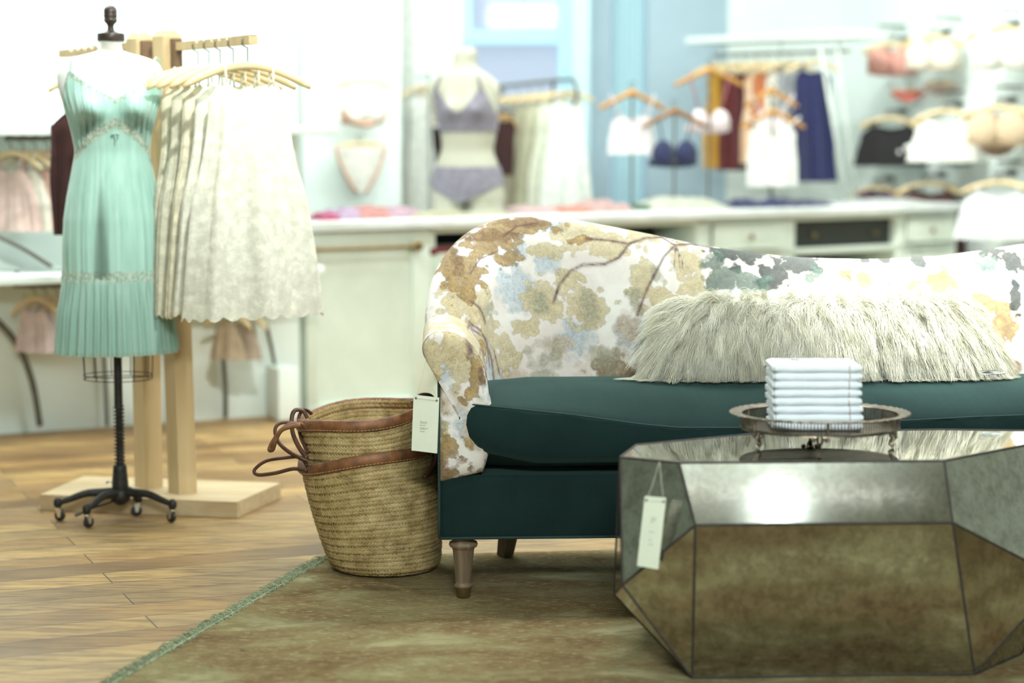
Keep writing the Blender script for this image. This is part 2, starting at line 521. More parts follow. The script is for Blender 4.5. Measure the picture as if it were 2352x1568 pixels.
col = layer(col, 'dark', (0.014, 0.020, 0.022), (0.055, 0.075, 0.070), 0.45, 0.10, 0.4, 0.92)
col = layer(col, 'green', (0.050, 0.095, 0.080), (0.16, 0.22, 0.19), 0.45, 0.12, 0.3, 0.85)
brn = t.math('ADD', attr('branch'), t.math('MULTIPLY', t.math('SUBTRACT', nB, 0.5), 0.006))
col = t.mix(t.ramp(brn, [(0.0024, (1, 1, 1)), (0.0045, (0, 0, 0))]), col, (0.115, 0.062, 0.058))
t.base(col); t.p(Roughness=0.9, Sheen_Weight=0.1)
t.bump(t.noise(v, 500, 2), 0.15, 0.003)
M['print'] = t.mat

# straw
t = NT('woven_palm_straw')
v = t.coord('Object')
f = t.noise(v, 22, 5, 0.7)
g = t.n('ShaderNodeObjectInfo')
t.base(t.ramp(f, [(0.28, (0.20, 0.135, 0.050)), (0.5, (0.44, 0.32, 0.14)), (0.75, (0.62, 0.50, 0.27))]))
t.p(Roughness=0.55); t.bump(t.noise(v, 300, 2), 0.2, 0.002)
M['straw'] = t.mat
M['straw_dark'] = simple('shaded_straw_core', (0.13, 0.085, 0.035), 0.8)

# fur
t = NT('long_ivory_wool')
h = t.noise(t.coord('Object'), 14, 3)
t.base(t.ramp(h, [(0.3, (0.82, 0.80, 0.64)), (0.7, (0.96, 0.95, 0.86))]))
t.p(Roughness=0.6, Sheen_Weight=0.3)
tr = t.n('ShaderNodeBsdfTranslucent'); tr.inputs['Color'].default_value = (0.85, 0.83, 0.70, 1)
mx = t.n('ShaderNodeMixShader'); mx.inputs[0].default_value = 0.25
t.link(t.b.outputs[0], mx.inputs[1]); t.link(tr.outputs[0], mx.inputs[2]); t.link(mx.outputs[0], t.out.inputs[0])
M['fur'] = t.mat

# antiqued mirror
def mirror(name, base, rough, spot_c):
    t = NT(name)
    v = t.coord('Object')
    a = t.noise(v, 24, 6, 0.72, 0.2); b = t.noise(v, 85, 4, 0.7)
    m_ = t.ramp(t.math('ADD', t.math('MULTIPLY', a, 0.7), t.math('MULTIPLY', b, 0.3)), [(0.42, (1, 1, 1)), (0.56, (0, 0, 0))])
    t.base(t.mix(t.math('MULTIPLY', m_, 0.62), base, spot_c))
    t.p(Metallic=1.0)
    t.link(t.math('ADD', t.math('MULTIPLY', m_, 0.03), rough), t.b.inputs['Roughness'])
    return t.mat
M['mirror'] = mirror('antiqued_mirror_glass', (0.56, 0.55, 0.50), 0.085, (0.27, 0.25, 0.20))
M['mirror_top'] = mirror('polished_mirror_top', (0.74, 0.75, 0.72), 0.03, (0.62, 0.62, 0.56))
M['silver'] = simple('tarnished_silver', (0.20, 0.165, 0.125), 0.36, 0.9, var=0.25, scale=50)
M['napkin'] = simple('white_cotton', (0.78, 0.84, 0.90), 0.85, var=0.03, scale=40, bump=0.15)
M['stripe'] = simple('brown_stripe', (0.34, 0.24, 0.20), 0.85)

# glass
t = NT('window_glass')
t.p(Roughness=0.02); t.base((0.9, 0.95, 1.0))
tp = t.n('ShaderNodeBsdfTransparent'); mx = t.n('ShaderNodeMixShader'); mx.inputs[0].default_value = 0.08
t.link(tp.outputs[0], mx.inputs[1]); t.link(t.b.outputs[0], mx.inputs[2]); t.link(mx.outputs[0], t.out.inputs[0])
M['glass'] = t.mat
t = NT('cyan_lit_sheet')  # cyan light on the wall return put into the sheet's colour
t.base((0.75, 0.97, 0.98)); t.p(Roughness=0.9)
tr = t.n('ShaderNodeBsdfTranslucent'); tr.inputs['Color'].default_value = (0.8, 0.98, 1.0, 1)
mx = t.n('ShaderNodeMixShader'); mx.inputs[0].default_value = 0.5
t.link(t.b.outputs[0], mx.inputs[1]); t.link(tr.outputs[0], mx.inputs[2]); t.link(mx.outputs[0], t.out.inputs[0])
M['sheer_shade'] = t.mat
t = NT('lamp_lens'); t.base((1, 1, 1)); t.b.inputs['Emission Color'].default_value = (0.86, 1, 1, 1); t.p(Emission_Strength=60.0)
M['lens'] = t.mat
# ================================================================== SETTING
def struct(name, mb, mat, **k):
    return mb.build(name, mat, kind='structure', smooth=False, **k)
struct('floor', MB().box((0, 5.0, -0.03), (13, 18, 0.06)), M['floor'])
struct('ceiling', MB().box((0, 5.0, 3.28), (13, 18, 0.06)), M['white_paint'])
struct('wall_front', MB().box((0, -4.05, 1.62), (13, 0.1, 3.25)), M['white_paint'])

YB = 12.5
def xb(px, Y=YB): return (px - 1176) / FPX * Y
def wall_seg(name, px0, px1, mat, z0=0.0, z1=3.25, Y=YB, th=0.12):
    x0, x1 = xb(px0), xb(px1)
    return struct(name, MB().box(((x0 + x1) / 2, Y + th / 2, (z0 + z1) / 2), (x1 - x0, th, z1 - z0)), mat)
ww = MB()
ww.box(((-6.4 + xb(1062)) / 2, YB + .06, 1.625), (xb(1062) + 6.4, .12, 3.25))
ww.box(((xb(1062) + xb(1312)) / 2, YB + .06, .42), (xb(1312) - xb(1062), .12, .84))
ww.box(((xb(1062) + xb(1312)) / 2, YB + .06, 3.1), (xb(1312) - xb(1062), .12, .3))
struct('wall_back', ww, M['white_paint'])
wall_seg('trim_1', 1312, 1352, simple('very_pale_blue_paint', (.66, .90, .96), .5, var=.02), Y=YB - 0.10, th=.22)
wall_seg('trim_2', 1350, 1399, M['blue_paint'], Y=YB - 0.02, th=.14)
ww = MB()
for z0, z1 in ((0, .75), (2.95, 3.25)):
    ww.box(((xb(1399) + xb(1483)) / 2, YB + .06, (z0 + z1) / 2), (xb(1483) - xb(1399), .12, z1 - z0))
ww.box(((xb(1483) + xb(1665)) / 2, YB + .04, 1.625), (xb(1665) - xb(1483), .16, 3.25))
struct('wall_middle', ww, M['blue_paint'])
ww = MB().box(((xb(1665) + 6.4) / 2, YB + .04, 1.625), (6.4 - xb(1665), .16, 3.25))
struct('wall_corner', ww, M['white_paint'])
# left display wall runs at a slant up to the counter
WL0, WL1 = F(-900, 1060), F(690, 949)
dW = (WL1 - WL0); LW = dW.length; aW = math.atan2(dW.y, dW.x)
nW = Vector((math.sin(aW), -math.cos(aW), 0))           # towards the camera
ww = MB().box(((WL0 + WL1) / 2 - nW * 0.06 + Vector((0, 0, 1.62))), (LW, 0.12, 3.25), rz=aW)
struct('wall_left', ww, M['white_paint'])
struct('wall_far_left', MB().box((-6.05, 5.0, 1.62), (.1, 18, 3.25)), M['white_paint'])
# right display wall
WR0, WR1 = P(1935, 290, 12.45), P(2900, 290, 9.4)
WR0.z = WR1.z = 0
dR = WR1 - WR0; LR = dR.length; aR = math.atan2(dR.y, dR.x); uR = dR.normalized()
nR = Vector((uR.y, -uR.x, 0))
ww = MB().box((WR0 + WR1) / 2 - nR * 0.06 + Vector((0, 0, 1.62)), (LR, 0.12, 3.25), rz=aR)
struct('wall_right', ww, M['white_paint'])
struct('wall_far_right', MB().box((6.05, 5.0, 1.62), (.1, 18, 3.25)), M['white_paint'])

# window 1: blue sash window
x0, x1 = xb(1062), xb(1312)
win = thing('window_1', None, None, ((x0 + x1) / 2, YB, .84)); win['kind'] = 'structure'
zm = P(1180, 86, YB).z
m_ = MB()
m_.box((x0 + .03, YB + .05, 1.9), (.06, .08, 2.12)); m_.box((x1 - .04, YB + .03, 1.9), (.08, .12, 2.12))
m_.box(((x0 + x1) / 2, YB + .04, zm), (x1 - x0, .1, .085)); m_.box(((x0 + x1) / 2, YB + .05, .87), (x1 - x0, .08, .07))
m_.box(((x0 + x1) / 2, YB + .05, 2.92), (x1 - x0, .08, .07)); m_.box((xb(1288), YB + .05, 1.9), (.035, .07, 2.1))
m_.build('window_frame', M['sash_paint'], win, smooth=False)
MB().box(((x0 + x1) / 2, YB + .06, (.9 + zm) / 2), (x1 - x0 - .1, .008, zm - .94)).build('pane', M['glass'], win, smooth=False)
MB().box(((x0 + x1) / 2, YB + .08, (2.9 + zm) / 2), (x1 - x0 - .1, .008, 2.86 - zm)).build('pane', M['glass'], win, smooth=False)
MB().box(((x0 + x1) / 2, YB - .06, .82), (x1 - x0 + .1, .16, .04)).build('window_sill', M['sash_paint'], win, smooth=False)
x0, x1 = xb(1399), xb(1483)
win = thing('cyan_lit_return', None, None, ((x0 + x1) / 2, YB, .75)); win['kind'] = 'structure'  # opening, glass and curtain invented in place of a cyan-lit wall return
rows = [[Vector((x0 + .01 + (x1 - x0 - .02) * j / 24, YB + .03 + .012 * math.sin(j * 1.7), z)) for j in range(25)] for z in (.75, 1.5, 2.95)]
MB().grid(rows).build('return_sheet', M['sheer_shade'], win)
MB().box(((x0 + x1) / 2, YB + .09, 1.85), (x1 - x0, .008, 2.2)).build('pane', M['glass'], win, smooth=False)

# ================================================================== RUG
rug = thing('rug', 'worn olive and brown overdyed rug with green edge under the sofa', 'rug', F(900, 1450))
c0, c1 = F(742, 1300), F(290, 1568)
dl = (c1 - c0).normalized()
far0 = F(764, 1284); far1 = F(1420, 1270)
df = (far1 - far0).normalized()
NX, NY = 90, 110
rows = []
for i in range(NY + 1):
    r_ = []
    for j in range(NX + 1):
        p = far0 + df * (4.3 * j / NX) + dl * (4.6 * i / NY)
        p.z = 0.010 + 0.0025 * mnoise.noise(Vector((p.x * 5, p.y * 5, 0))) + 0.006 * max(0, mnoise.noise(Vector((p.x * 2.1, p.y * 9, 4)))) * min(1, i / 6, j / 6)
        r_.append(p)
    rows.append(r_)
m_ = MB().grid(rows)
edge = [rows[0][j] for j in range(NX + 1)]; left = [rows[i][0] for i in range(NY + 1)]
for e in (edge, left):
    m_.grid([[Vector((p.x, p.y, p.z)) for p in e], [Vector((p.x, p.y, 0.0015)) for p in e]])
m_.build('pile', M['rug'], rug, auto=180)
N = 5200
s_ = rng.random(N) * 4.6
side = np.array([dl.x, dl.y, 0]); out = np.array([dl.y, -dl.x, 0.0]); out = out if out[0] < 0 else -out
root = np.array(far0)[None] + s_[:, None] * side[None] + (rng.random(N)[:, None] * 0.036 - 0.006) * out[None]
root[:, 2] = 0.009
K = 5
tt = np.linspace(0, 1, K)[None, :, None]
d = out[None] * rng.normal(0.9, 0.6, N)[:, None] + side[None] * rng.normal(0, 0.8, N)[:, None]
d /= np.linalg.norm(d, axis=1, keepdims=True)
L = (0.010 + 0.016 * rng.random(N))[:, None, None]
pts = root[:, None, :] + d[:, None, :] * tt * L
pts[:, :, 2] += (np.sin(tt[:, :, 0] * 3.0) * 0.007 * rng.random(N)[:, None])
V, Q = strands(None, pts, 0.0016)
fast_mesh('fringe', V, Q, M['fringe'], rug, kind='stuff')
ew = MB()
e_in = [p for p in left]
ew.tube([Vector((p.x + out[0] * .004, p.y + out[1] * .004, .0105)) for p in left], .0035, 6)
ew.build('edge_binding', M['fringe'], rug, auto=180)

# ================================================================== SOFA
YAW = R(3.0)
SO = P(1010, 1250, 5.15); SO.z = 0.0
sofa = thing('sofa', 'camelback sofa in pale foliage print with dark teal seat, standing on the rug', 'sofa', SO, YAW)
MS = Matrix.Translation(SO) @ Matrix.Rotation(YAW, 4, 'Z')
def S(x, y, z): return MS @ Vector((x, y, z))
W = 2.50
ARM_H, BX, BY, RC, LP = 0.722, 0.045, 0.56, 0.20, []
# camel top line, from the photograph, as height over distance along the sofa
top_px = [(1022, 640), (1045, 580), (1075, 535), (1120, 508), (1170, 497), (1230, 495), (1300, 500), (1400, 518), (1500, 538), (1600, 560), (1700, 575), (1800, 588), (1900, 593), (2000, 595), (2060, 595)]
tx, tz = [], []
for a, b in top_px:
    p = MS.inverted() @ P(a, b, 5.86)
    tx.append(p.x); tz.append(p.z)
def back_h(x):
    x = min(x, W - x)
    return float(np.interp(x, tx, tz))
# path: front of left arm -> round the back -> front of right arm
path = []
n_arm = 16
for i in range(n_arm):
    y = (BY - RC) * i / n_arm
    path.append((BX + .02 * y, y, Vector((-1, 0)), 0.0, ARM_H + 0.012 * math.sin(y * 6)))
n_c = 26
for i in range(n_c + 1):
    a = math.pi * .5 * i / n_c
    x = BX + .01 + RC - RC * math.cos(a); y = BY - RC + RC * math.sin(a)
    b = i / n_c
    bb = b * b * (3 - 2 * b)
    hh = ARM_H + (back_h(BX + RC) - ARM_H) * (math.sin(min(1, b * 1.02) * math.pi / 2) ** 0.85)
    path.append((x, y, Vector((-math.cos(a), math.sin(a))), bb, hh))
n_b = 70
for i in range(1, n_b + 1):
    x = BX + .01 + RC + (W - 2 * (BX + .01 + RC)) * i / n_b
    path.append((x, BY, Vector((0, 1)), 1.0, back_h(x)))
half = path[:n_arm + n_c]
for q in reversed(half):
    path.append((W - q[0], q[1], Vector((-q[2].x, q[2].y)), q[3], q[4]))
def section(b, h):
    arm = [(.108, .33), (.122, .42), (.130, .50), (.130, .565), (.118, .625), (.096, .672), (.066, .706), (.030, .722), (-.002, .722), (-.028, .711), (-.043, .684), (-.037, .655), (-.016, .637), (.0, .626), (0, .50), (0, .33), (0, .178)]
    arm = [(.045 - x, z + (h - ARM_H if z > .62 else 0)) for x, z in arm]
    bk = [(-.075, .33), (-.085, .43), (-.088, .52), (-.078, .52 + (h - .52) * .3), (-.052, .52 + (h - .52) * .55), (-.012, h - .09), (.018, h - .045), (.045, h - .014), (.078, h), (.108, h - .010), (.128, h - .036), (.128, h - .07), (.118, h - .11), (.10, h - .18), (.075, .50), (.055, .33), (.05, .178)]
    pts = [((1 - b) * a[0] + b * c[0], (1 - b) * a[1] + b * c[1]) for a, c in zip(arm, bk)]
    return smoothpts(pts, 241)
NS = 241
rows = []
for x, y, n_, b, h in path:
    sec = section(b, h)
    rows.append([S(x + n_.x * o, y + n_.y * o, z) for o, z in sec])
CUT = 188
NP = len(path)

def to_uv(px, py):
    return ((px - 1176) / 804 + .216, 1.25 - (py - 290) / 804)
BL = {
 'sky':   [(1190, 670, 70, 90), (1180, 580, 50, 50), (1320, 770, 70, 70), (1130, 830, 60, 60), (1250, 600, 50, 40), (2250, 640, 120, 40), (1450, 760, 60, 60), (1050, 900, 40, 80), (2060, 640, 60, 30), (1280, 520, 50, 20), (2800, 620, 100, 80), (1020, 800, 30, 80)],
 'tan':   [(1030, 740, 70, 60), (1000, 860, 60, 60), (1080, 900, 60, 70), (1070, 720, 40, 50), (1400, 830, 100, 60), (1170, 860, 60, 40), (2310, 830, 60, 70), (1280, 790, 40, 40), (1440, 745, 40, 50), (1040, 860, 60, 60), (2600, 760, 120, 80), (1020, 760, 70, 50), (1025, 640, 30, 100)],
 'khaki': [(1030, 720, 26, 60), (1060, 780, 50, 60), (990, 930, 40, 60), (1330, 535, 70, 26), (1400, 565, 80, 30), (1480, 545, 60, 18), (1250, 690, 52, 60), (1350, 700, 55, 55), (1150, 800, 50, 45), (1085, 690, 46, 50), (1580, 600, 44, 40), (1475, 640, 32, 70), (1530, 690, 50, 40), (1210, 745, 44, 24), (1250, 575, 44, 20), (1600, 650, 30, 30), (1050, 800, 40, 50), (2500, 660, 100, 60), (960, 760, 60, 60), (1035, 690, 40, 60), (1310, 640, 40, 26), (1110, 745, 36, 36)],
 'ochre': [(1030, 600, 26, 70), (1040, 1030, 80, 40), (985, 840, 26, 46), (1075, 800, 30, 40), (1180, 518, 105, 24), (1115, 560, 75, 34), (1075, 612, 45, 50), (1040, 620, 34, 60), (1170, 590, 44, 20), (1957, 635, 22, 16), (2001, 645, 18, 16), (2120, 655, 22, 14), (2180, 655, 48, 28), (2265, 700, 60, 25), (2310, 745, 40, 60), (1060, 665, 30, 22), (1060, 845, 26, 36), (1020, 965, 40, 46), (2700, 700, 90, 60), (1335, 550, 26, 12), (1150, 528, 60, 22)],
 'brown': [(1210, 508, 75, 14), (1110, 542, 55, 20), (1400, 845, 60, 46), (1030, 1000, 50, 40), (1010, 1060, 60, 30), (2330, 850, 30, 40), (1180, 540, 44, 10), (1048, 590, 16, 40)],
 'sage':  [(1245, 830, 50, 66), (1350, 690, 30, 50), (1385, 815, 46, 46), (1120, 700, 30, 20), (1510, 630, 20, 26), (1215, 800, 24, 24), (1460, 690, 24, 44), (1000, 900, 20, 40), (1240, 690, 24, 34)],
 'dark':  [(1690, 580, 60, 26), (1740, 585, 52, 28), (1790, 625, 48, 42), (1850, 610, 70, 36), (1780, 650, 44, 20), (1700, 615, 24, 16), (2010, 600, 30, 9), (2060, 602, 18, 10), (2135, 602, 20, 22), (2170, 586, 22, 8), (2310, 575, 50, 24), (2350, 600, 40, 30), (2345, 690, 18, 40), (2420, 600, 60, 40)],
 'green': [(1680, 640, 70, 36), (1730, 655, 60, 30), (1650, 600, 36, 26), (1880, 640, 40, 26), (1640, 650, 30, 20), (2290, 610, 40, 18)],
}
BR = [([(1350, 548), (1400, 552), (1450, 560), (1490, 548), (1530, 547), (1558, 564), (1600, 563), (1650, 572)], 1.0),
      ([(1450, 560), (1425, 590), (1390, 605), (1340, 606), (1310, 620), (1285, 650), (1270, 690)], 1.3),
      ([(1558, 566), (1530, 590), (1505, 630), (1485, 665), (1462, 720)], 1.1),
      ([(1550, 560), (1538, 542), (1556, 556), (1574, 545), (1560, 566), (1556, 590), (1552, 622)], .5), ([(1560, 566), (1566, 590), (1567, 624)], .5), ([(1562, 566), (1572, 595), (1575, 622)], .4),
      ([(1068, 678), (1085, 690), (1095, 705), (1102, 730)], 1.0), ([(1060, 722), (1090, 745), (1106, 780), (1112, 830)], .7), ([(1050, 728), (1074, 760), (1086, 810), (1092, 850)], .6),
      ([(1005, 1100), (1035, 1085), (1062, 1060), (1075, 1035)], 1.5), ([(1000, 800), (1020, 770), (1060, 765), (1090, 790), (1100, 830)], .7), ([(985, 800), (992, 820), (1010, 830)], .5), ([(1060, 735), (1100, 760), (1118, 810), (1124, 860)], .9), ([(1040, 725), (1080, 735), (1125, 790), (1140, 850)], .6), ([(1955, 630), (1966, 640), (1970, 655)], .6), ([(2050, 650), (2060, 655), (2064, 662)], .8), ([(1160, 540), (1190, 520), (1240, 512)], .7), ([(1075, 620), (1100, 590), (1140, 575)], .6)]
def fields(me, uvs):
    out = {}
    uv = np.array(uvs)
    for k, bl in BL.items():
        f = np.full(len(uv), -1.0)
        for a, b, ra, rb in bl:
            cu, cv = to_uv(a, b)
            d2 = np.sqrt(((uv[:, 0] - cu) / (ra / 804)) ** 2 + ((uv[:, 1] - cv) / (rb / 804)) ** 2)
            f = np.maximum(f, 1 - 0.62 * d2)
        out[k] = f
    f = np.full(len(uv), 1.0)
    for pl, wt in BR:
        q = np.array([to_uv(*p) for p in pl])
        for a, b in zip(q[:-1], q[1:]):
            ab = b - a; tt = np.clip(((uv - a) @ ab) / (ab @ ab), 0, 1)
            f = np.minimum(f, np.linalg.norm(uv - (a + tt[:, None] * ab), axis=1) / wt)
    out['branch'] = f
    for k, f in out.items():
        at = me.attributes.new(k, 'FLOAT', 'POINT'); at.data.foreach_set('value', f.astype(np.float32))
# denser grid of the printed inside so the painted fields stay sharp
def resample(rows, f):
    out = []
    for i in range(len(rows) - 1):
        for k in range(f):
            a = k / f
            out.append([p.lerp(q, a) for p, q in zip(rows[i], rows[i + 1])])
    out.append(rows[-1]); return out
inner = resample([r_[:CUT + 1] for r_ in rows], 6)
ups = []
for i in range((NP - 1) * 3 + 1):
    a = i / 3; k = min(int(a), NP - 2); fr = a - k
    y = path[k][1] * (1 - fr) + path[k + 1][1] * fr
    ups.append(y)
m_ = MB().grid(inner)
inv = MS.inverted()
uvs = []
for i, r_ in enumerate(inner):
    for p in r_:
        l = inv @ p
        u = l.x - max(0, (BY - .06 - l.y)) * .12 if l.x < W / 2 else l.x + max(0, (BY - .06 - l.y)) * .12
        uvs.append((u, l.z))
ob = m_.build('back_and_arms', M['print'], sofa, auto=180)
fields(ob.data, uvs)
m_ = MB().grid([r_[CUT::4] + [r_[-1]] for r_ in rows]); m_.build('outside_cover', M['teal'], sofa, auto=180, label='dark teal outside cover')
# arm fronts
for sgn, r_, nm in ((0, rows[0], 'arm_front'), (1, rows[-1], 'arm_front')):
    pl = [inv @ p for p in (list(r_[:225:4]) + [r_[225]])]
    # bottom edge slants: inner .345, outer .31
    bx = 0.0 if not sgn else W
    ring = [Vector((p.x, -0.004, max(p.z, .354 - .058 * (1 - min(1, abs(p.x - bx) / .10))))) for p in pl]
    # inner lower edge swells out as the photograph shows
    ring2 = []
    for p in ring:
        d_ = abs(p.x - bx)
        if d_ > .07 and p.z < .56:
            p = Vector((p.x + (1 if not sgn else -1) * .012 * math.sin(math.pi * min(1, (.56 - p.z) / .22)), p.y, p.z))
        ring2.append(p)
    cx = sum((p.x for p in ring2)) / len(ring2)
    rws = []
    for k, (sc_, yy) in enumerate(((1.0, .010), (.985, .0), (.93, -.012), (.8, -.020), (.5, -.024), (.25, -.025), (.02, -.025))):
        cc = Vector((bx + (.052 if not sgn else -.052), 0, 0))
        rws.append([S(cc.x + (p.x - cc.x) * sc_, yy, (p.z - .5) * (sc_ if k > 1 else 1) + .5) for p in ring2])
    m_ = MB().grid(rws, closed=True)
    uvs = [((inv @ Vector(p)).x * 1.0, (inv @ Vector(p)).z) for q in rws for p in q]
    ob = m_.build(nm, M['print'], sofa, auto=180); fields(ob.data, [(u + .0, v_) for u, v_ in uvs])
# side welt
MB().tube([S(-.001, -.004, z) for z in np.linspace(.18, .63, 12)], .0035, 6).build('side_welt', M['piping'], sofa, auto=180)
# base rail and deck
m_ = MB().box(S(W / 2, .30, .26), (W - .004, .60, .168), rz=YAW, bev=.012)
m_.build('seat_base', M['teal'], sofa)
MB().tube([S(.002 + (W - .004) * i / 40, -.003, .180) for i in range(41)], .004, 6).build('base_welt', M['piping'], sofa, auto=180)
# seat cushion
xs = np.concatenate([np.linspace(.052, .14, 12), np.linspace(.16, W - .16, 150), np.linspace(W - .14, W - .052, 12)])
sx_ = [.052, .11, .35, .52, .62, .8, 1.1, 1.4, 1.7, W - .052]
sz_ = [.537, .532, .505, .480, .470, .468, .478, .492, .50, .53]
rows = []
def seam_z(x): return float(np.interp(x, sx_, sz_))
for x in xs:
    e = min(1, (x - .052) / .20, (W - .052 - x) / .20); e = max(0.0, e)
    pf = e ** .5
    zs = seam_z(x); zb = .405 - .03 * pf
    wr = .0035 * mnoise.noise(Vector((x * 14, 0, 0))) + .002 * mnoise.noise(Vector((x * 40, 3, 0)))
    yf = -.022 + .03 * (1 - min(1, (x - .052) / .05, (W - .052 - x) / .05)) ** 2
    crown = (.556 - zs) * pf + .0
    ring = [(yf + wr, zs)]
    for u in (.04, .09, .16, .25, .4, .6, .8, .95):
        ring.append((yf + .50 * u, zs + crown * math.sin(min(1, u * 1.9) * math.pi / 2) ** .8 - (.02 * max(0, u - .8) / .2)))
    lift = .045 * (1 - pf)
    ring += [(yf + .50, .50), (yf + .50, .37), (yf + .46, .347), (yf + .22, .346), (yf + .13, .350 + lift * .3), (yf + .075, .362 + lift * .6), (yf + .035, .382 + lift)]
    ring.append((yf + .006 + wr, zb + .004 + lift))
    zq = zb + lift
    wq = .003 * mnoise.noise(Vector((x * 22, 7, 0))) * math.exp(-((x - .62) / .3) ** 2)
    for fq, oy in ((.25, -.010), (.5, -.016), (.75, -.014), (.93, -.007)):
        ring.append((yf + oy + wr + wq * (1 if fq > .4 else .5), zq + (zs - zq) * fq))
    rows.append([S(x, y, z) for y, z in ring])
def shrink(r_, k, dx):
    c_ = sum(r_, Vector()) / len(r_)
    return [c_ + (p - c_) * k + (MS.to_3x3() @ Vector((dx, 0, 0))) for p in r_]
rows = [shrink(rows[0], .05, -.004), shrink(rows[0], .7, -.004)] + rows + [shrink(rows[-1], .7, .004), shrink(rows[-1], .05, .004)]
cush = MB().grid(rows, closed=True).build('seat_cushion', M['teal'], sofa, auto=70)
MB().tube([S(x, -.026 + .03 * (1 - min(1, (x - .052) / .05, (W - .052 - x) / .05)) ** 2, seam_z(x) + .001) for x in xs], .0022, 6).build('cushion_piping', M['piping'], sofa, auto=180)
# legs
def turned_leg(lx):
    prof = [(.013, 0), (.0185, .004), (.0205, .024), (.0208, .028)]
    foot = MB().lathe([(.0165, 0.0), (.018, .002), (.0205, .026)], S(lx, .045, .012), 24)
    body = [(.0205, .026), (.024, .029), (.0245, .034), (.0205, .039), (.0215, .044), (.0255, .10), (.0285, .128), (.030, .133), (.036, .137), (.0385, .143), (.036, .149), (.028, .153), (.0275, .157), (.035, .160), (.036, .167), (.034, .172)]
    leg = MB().lathe(body, S(lx, .045, .012), 32).build('leg', M['leg_wood'], sofa, auto=60)
    f = foot.build('brass_foot', M['brass'], leg, auto=60, label='brass leg ferrule')
turned_leg(.058 + .005); turned_leg(W - .063)
for lx, sg in ((.22, -1), (W - .22, 1)):
    t_, b_ = (lx, .50), (lx + sg * .022, .555)
    V = []
    for (cx, cy), z, h in ((b_, .012, .017), (t_, .182, .026)):
        for a, c in ((-1, -1), (1, -1), (1, 1), (-1, 1)):
            ca, sa = math.cos(R(38)), math.sin(R(38))
            V.append(S(cx + (a * ca - c * sa) * h, cy + (a * sa + c * ca) * h, z))
    MB().add(V, [(3, 2, 1, 0), (4, 5, 6, 7), (0, 1, 5, 4), (1, 2, 6, 5), (2, 3, 7, 6), (3, 0, 4, 7)]).build('leg', M['leg_dark'], sofa, smooth=False)

# price tag hanging from the arm
def hang_tag(name, label, corners, Y, anchor, off=.0006, two=True, lines=None, thick=.0012):
    pts = [P(a, b, Y) for a, b in corners]          # tl, tr, br, bl
    tl, tr, br, bl = pts
    nrm = (tr - tl).cross(bl - tl).normalized()
    if nrm.y > 0: nrm = -nrm
    th = thing(name, label, 'price tag', (bl + br) / 2)
    MB().poly(pts, thick, -nrm).build('card', M['paper'], th, smooth=False)
    ex, ey = (tr - tl), (bl - tl)
    def q(u, v, o=off): return tl + ex * u + ey * v + nrm * o
    for u in (.1, .9):
        MB().lathe([(.0026, 0), (.0030, .0008), (.0018, .0012)], q(u, .055, .0002), 12, axis=nrm).build('eyelet', M['dark_metal'], th)
    s_ = MB()
    s_.tube([q(.1, .055, .0018), q(.9, .055, .0018)], .0006, 5)
    for u in (.1, .9):
        a = q(u, .055, .0016)
        s_.tube([a, a.lerp(anchor, .5) + Vector((0, -.002, -.004)), anchor], .0006, 5)
    s_.build('string', M['string'], th)
    if lines:
        k = MB()
        for (u, v, ws) in lines:
            x = u
            for wd in ws:
                k.box(q(x + wd / 2, v, .0004), (ex.length * wd, .0004, ey.length * .007), M=Matrix((ex.normalized(), nrm, ey.normalized())).transposed().to_4x4())
                x += wd + .022
        k.build('printed_lines', M['ink'], th, smooth=False)
    return th
LN = [(.30, .465, (.09, .06, .08)), (.30, .490, (.07, .05, .07)), (.30, .530, (.09, .08)), (.30, .575, (.08, .06, .05, .06)), (.30, .598, (.05, .08, .05)), (.30, .640, (.07, .09))]
hang_tag('price_tag', 'large cream price tag hanging from the sofa arm in front of the baskets', [(950, 906), (1009, 913), (1004, 1041), (945, 1034)], 5.11, P(979, 826, 5.14), lines=LN)

# ================================================================== FUR PILLOW
pc = P(1885, 768, 5.53)
pil = thing('fur_pillow', 'long ivory fur lumbar pillow resting on the teal sofa seat', 'pillow', Vector((pc.x, pc.y, SO.z + .555)), YAW)
lean = R(24)
ax, ay_, az = .455, .062, .106
def pil_pt(u, v, k=1.0):
    """u,v spherical; cushion-like superellipsoid"""
    cu, su, cv, sv = np.cos(u), np.sin(u), np.cos(v), np.sin(v)
    e1, e2 = .55, .35
    pw = lambda a, e: np.sign(a) * np.abs(a) ** e
    x = ax * pw(cv, e1) * pw(cu, e2); y = ay_ * pw(sv, .9); z = az * pw(cv, e1) * pw(su, e2)
    return x, y, z
def pil_world(x, y, z):
    yy = y * math.cos(lean) + z * math.sin(lean); zz = -y * math.sin(lean) + z * math.cos(lean)
    sl = 1 + .09 * (-(z / az)) * np.sign(x) * np.sign(x)
    X = x * sl
    xx = X * math.cos(YAW) - yy * math.sin(YAW); y2 = X * math.sin(YAW) + yy * math.cos(YAW)
    return np.stack([pc.x + xx, pc.y + y2, pc.z + zz], axis=-1)
nu, nv = 96, 32
rows = []
for i in range(nv + 1):
    v_ = -math.pi / 2 + math.pi * i / nv
    r_ = []
    for j in range(nu):
        x, y, z = pil_pt(np.array(2 * math.pi * j / nu), np.array(v_))
        r_.append(Vector(pil_world(x, -y, z)))
    rows.append(r_)
MB().grid(rows, closed=True).build('cushion_core', M['fur'], pil, auto=180)
N = 30000
zz_ = rng.random(N) * 2 - 1; xx_ = rng.random(N) * 2 - 1
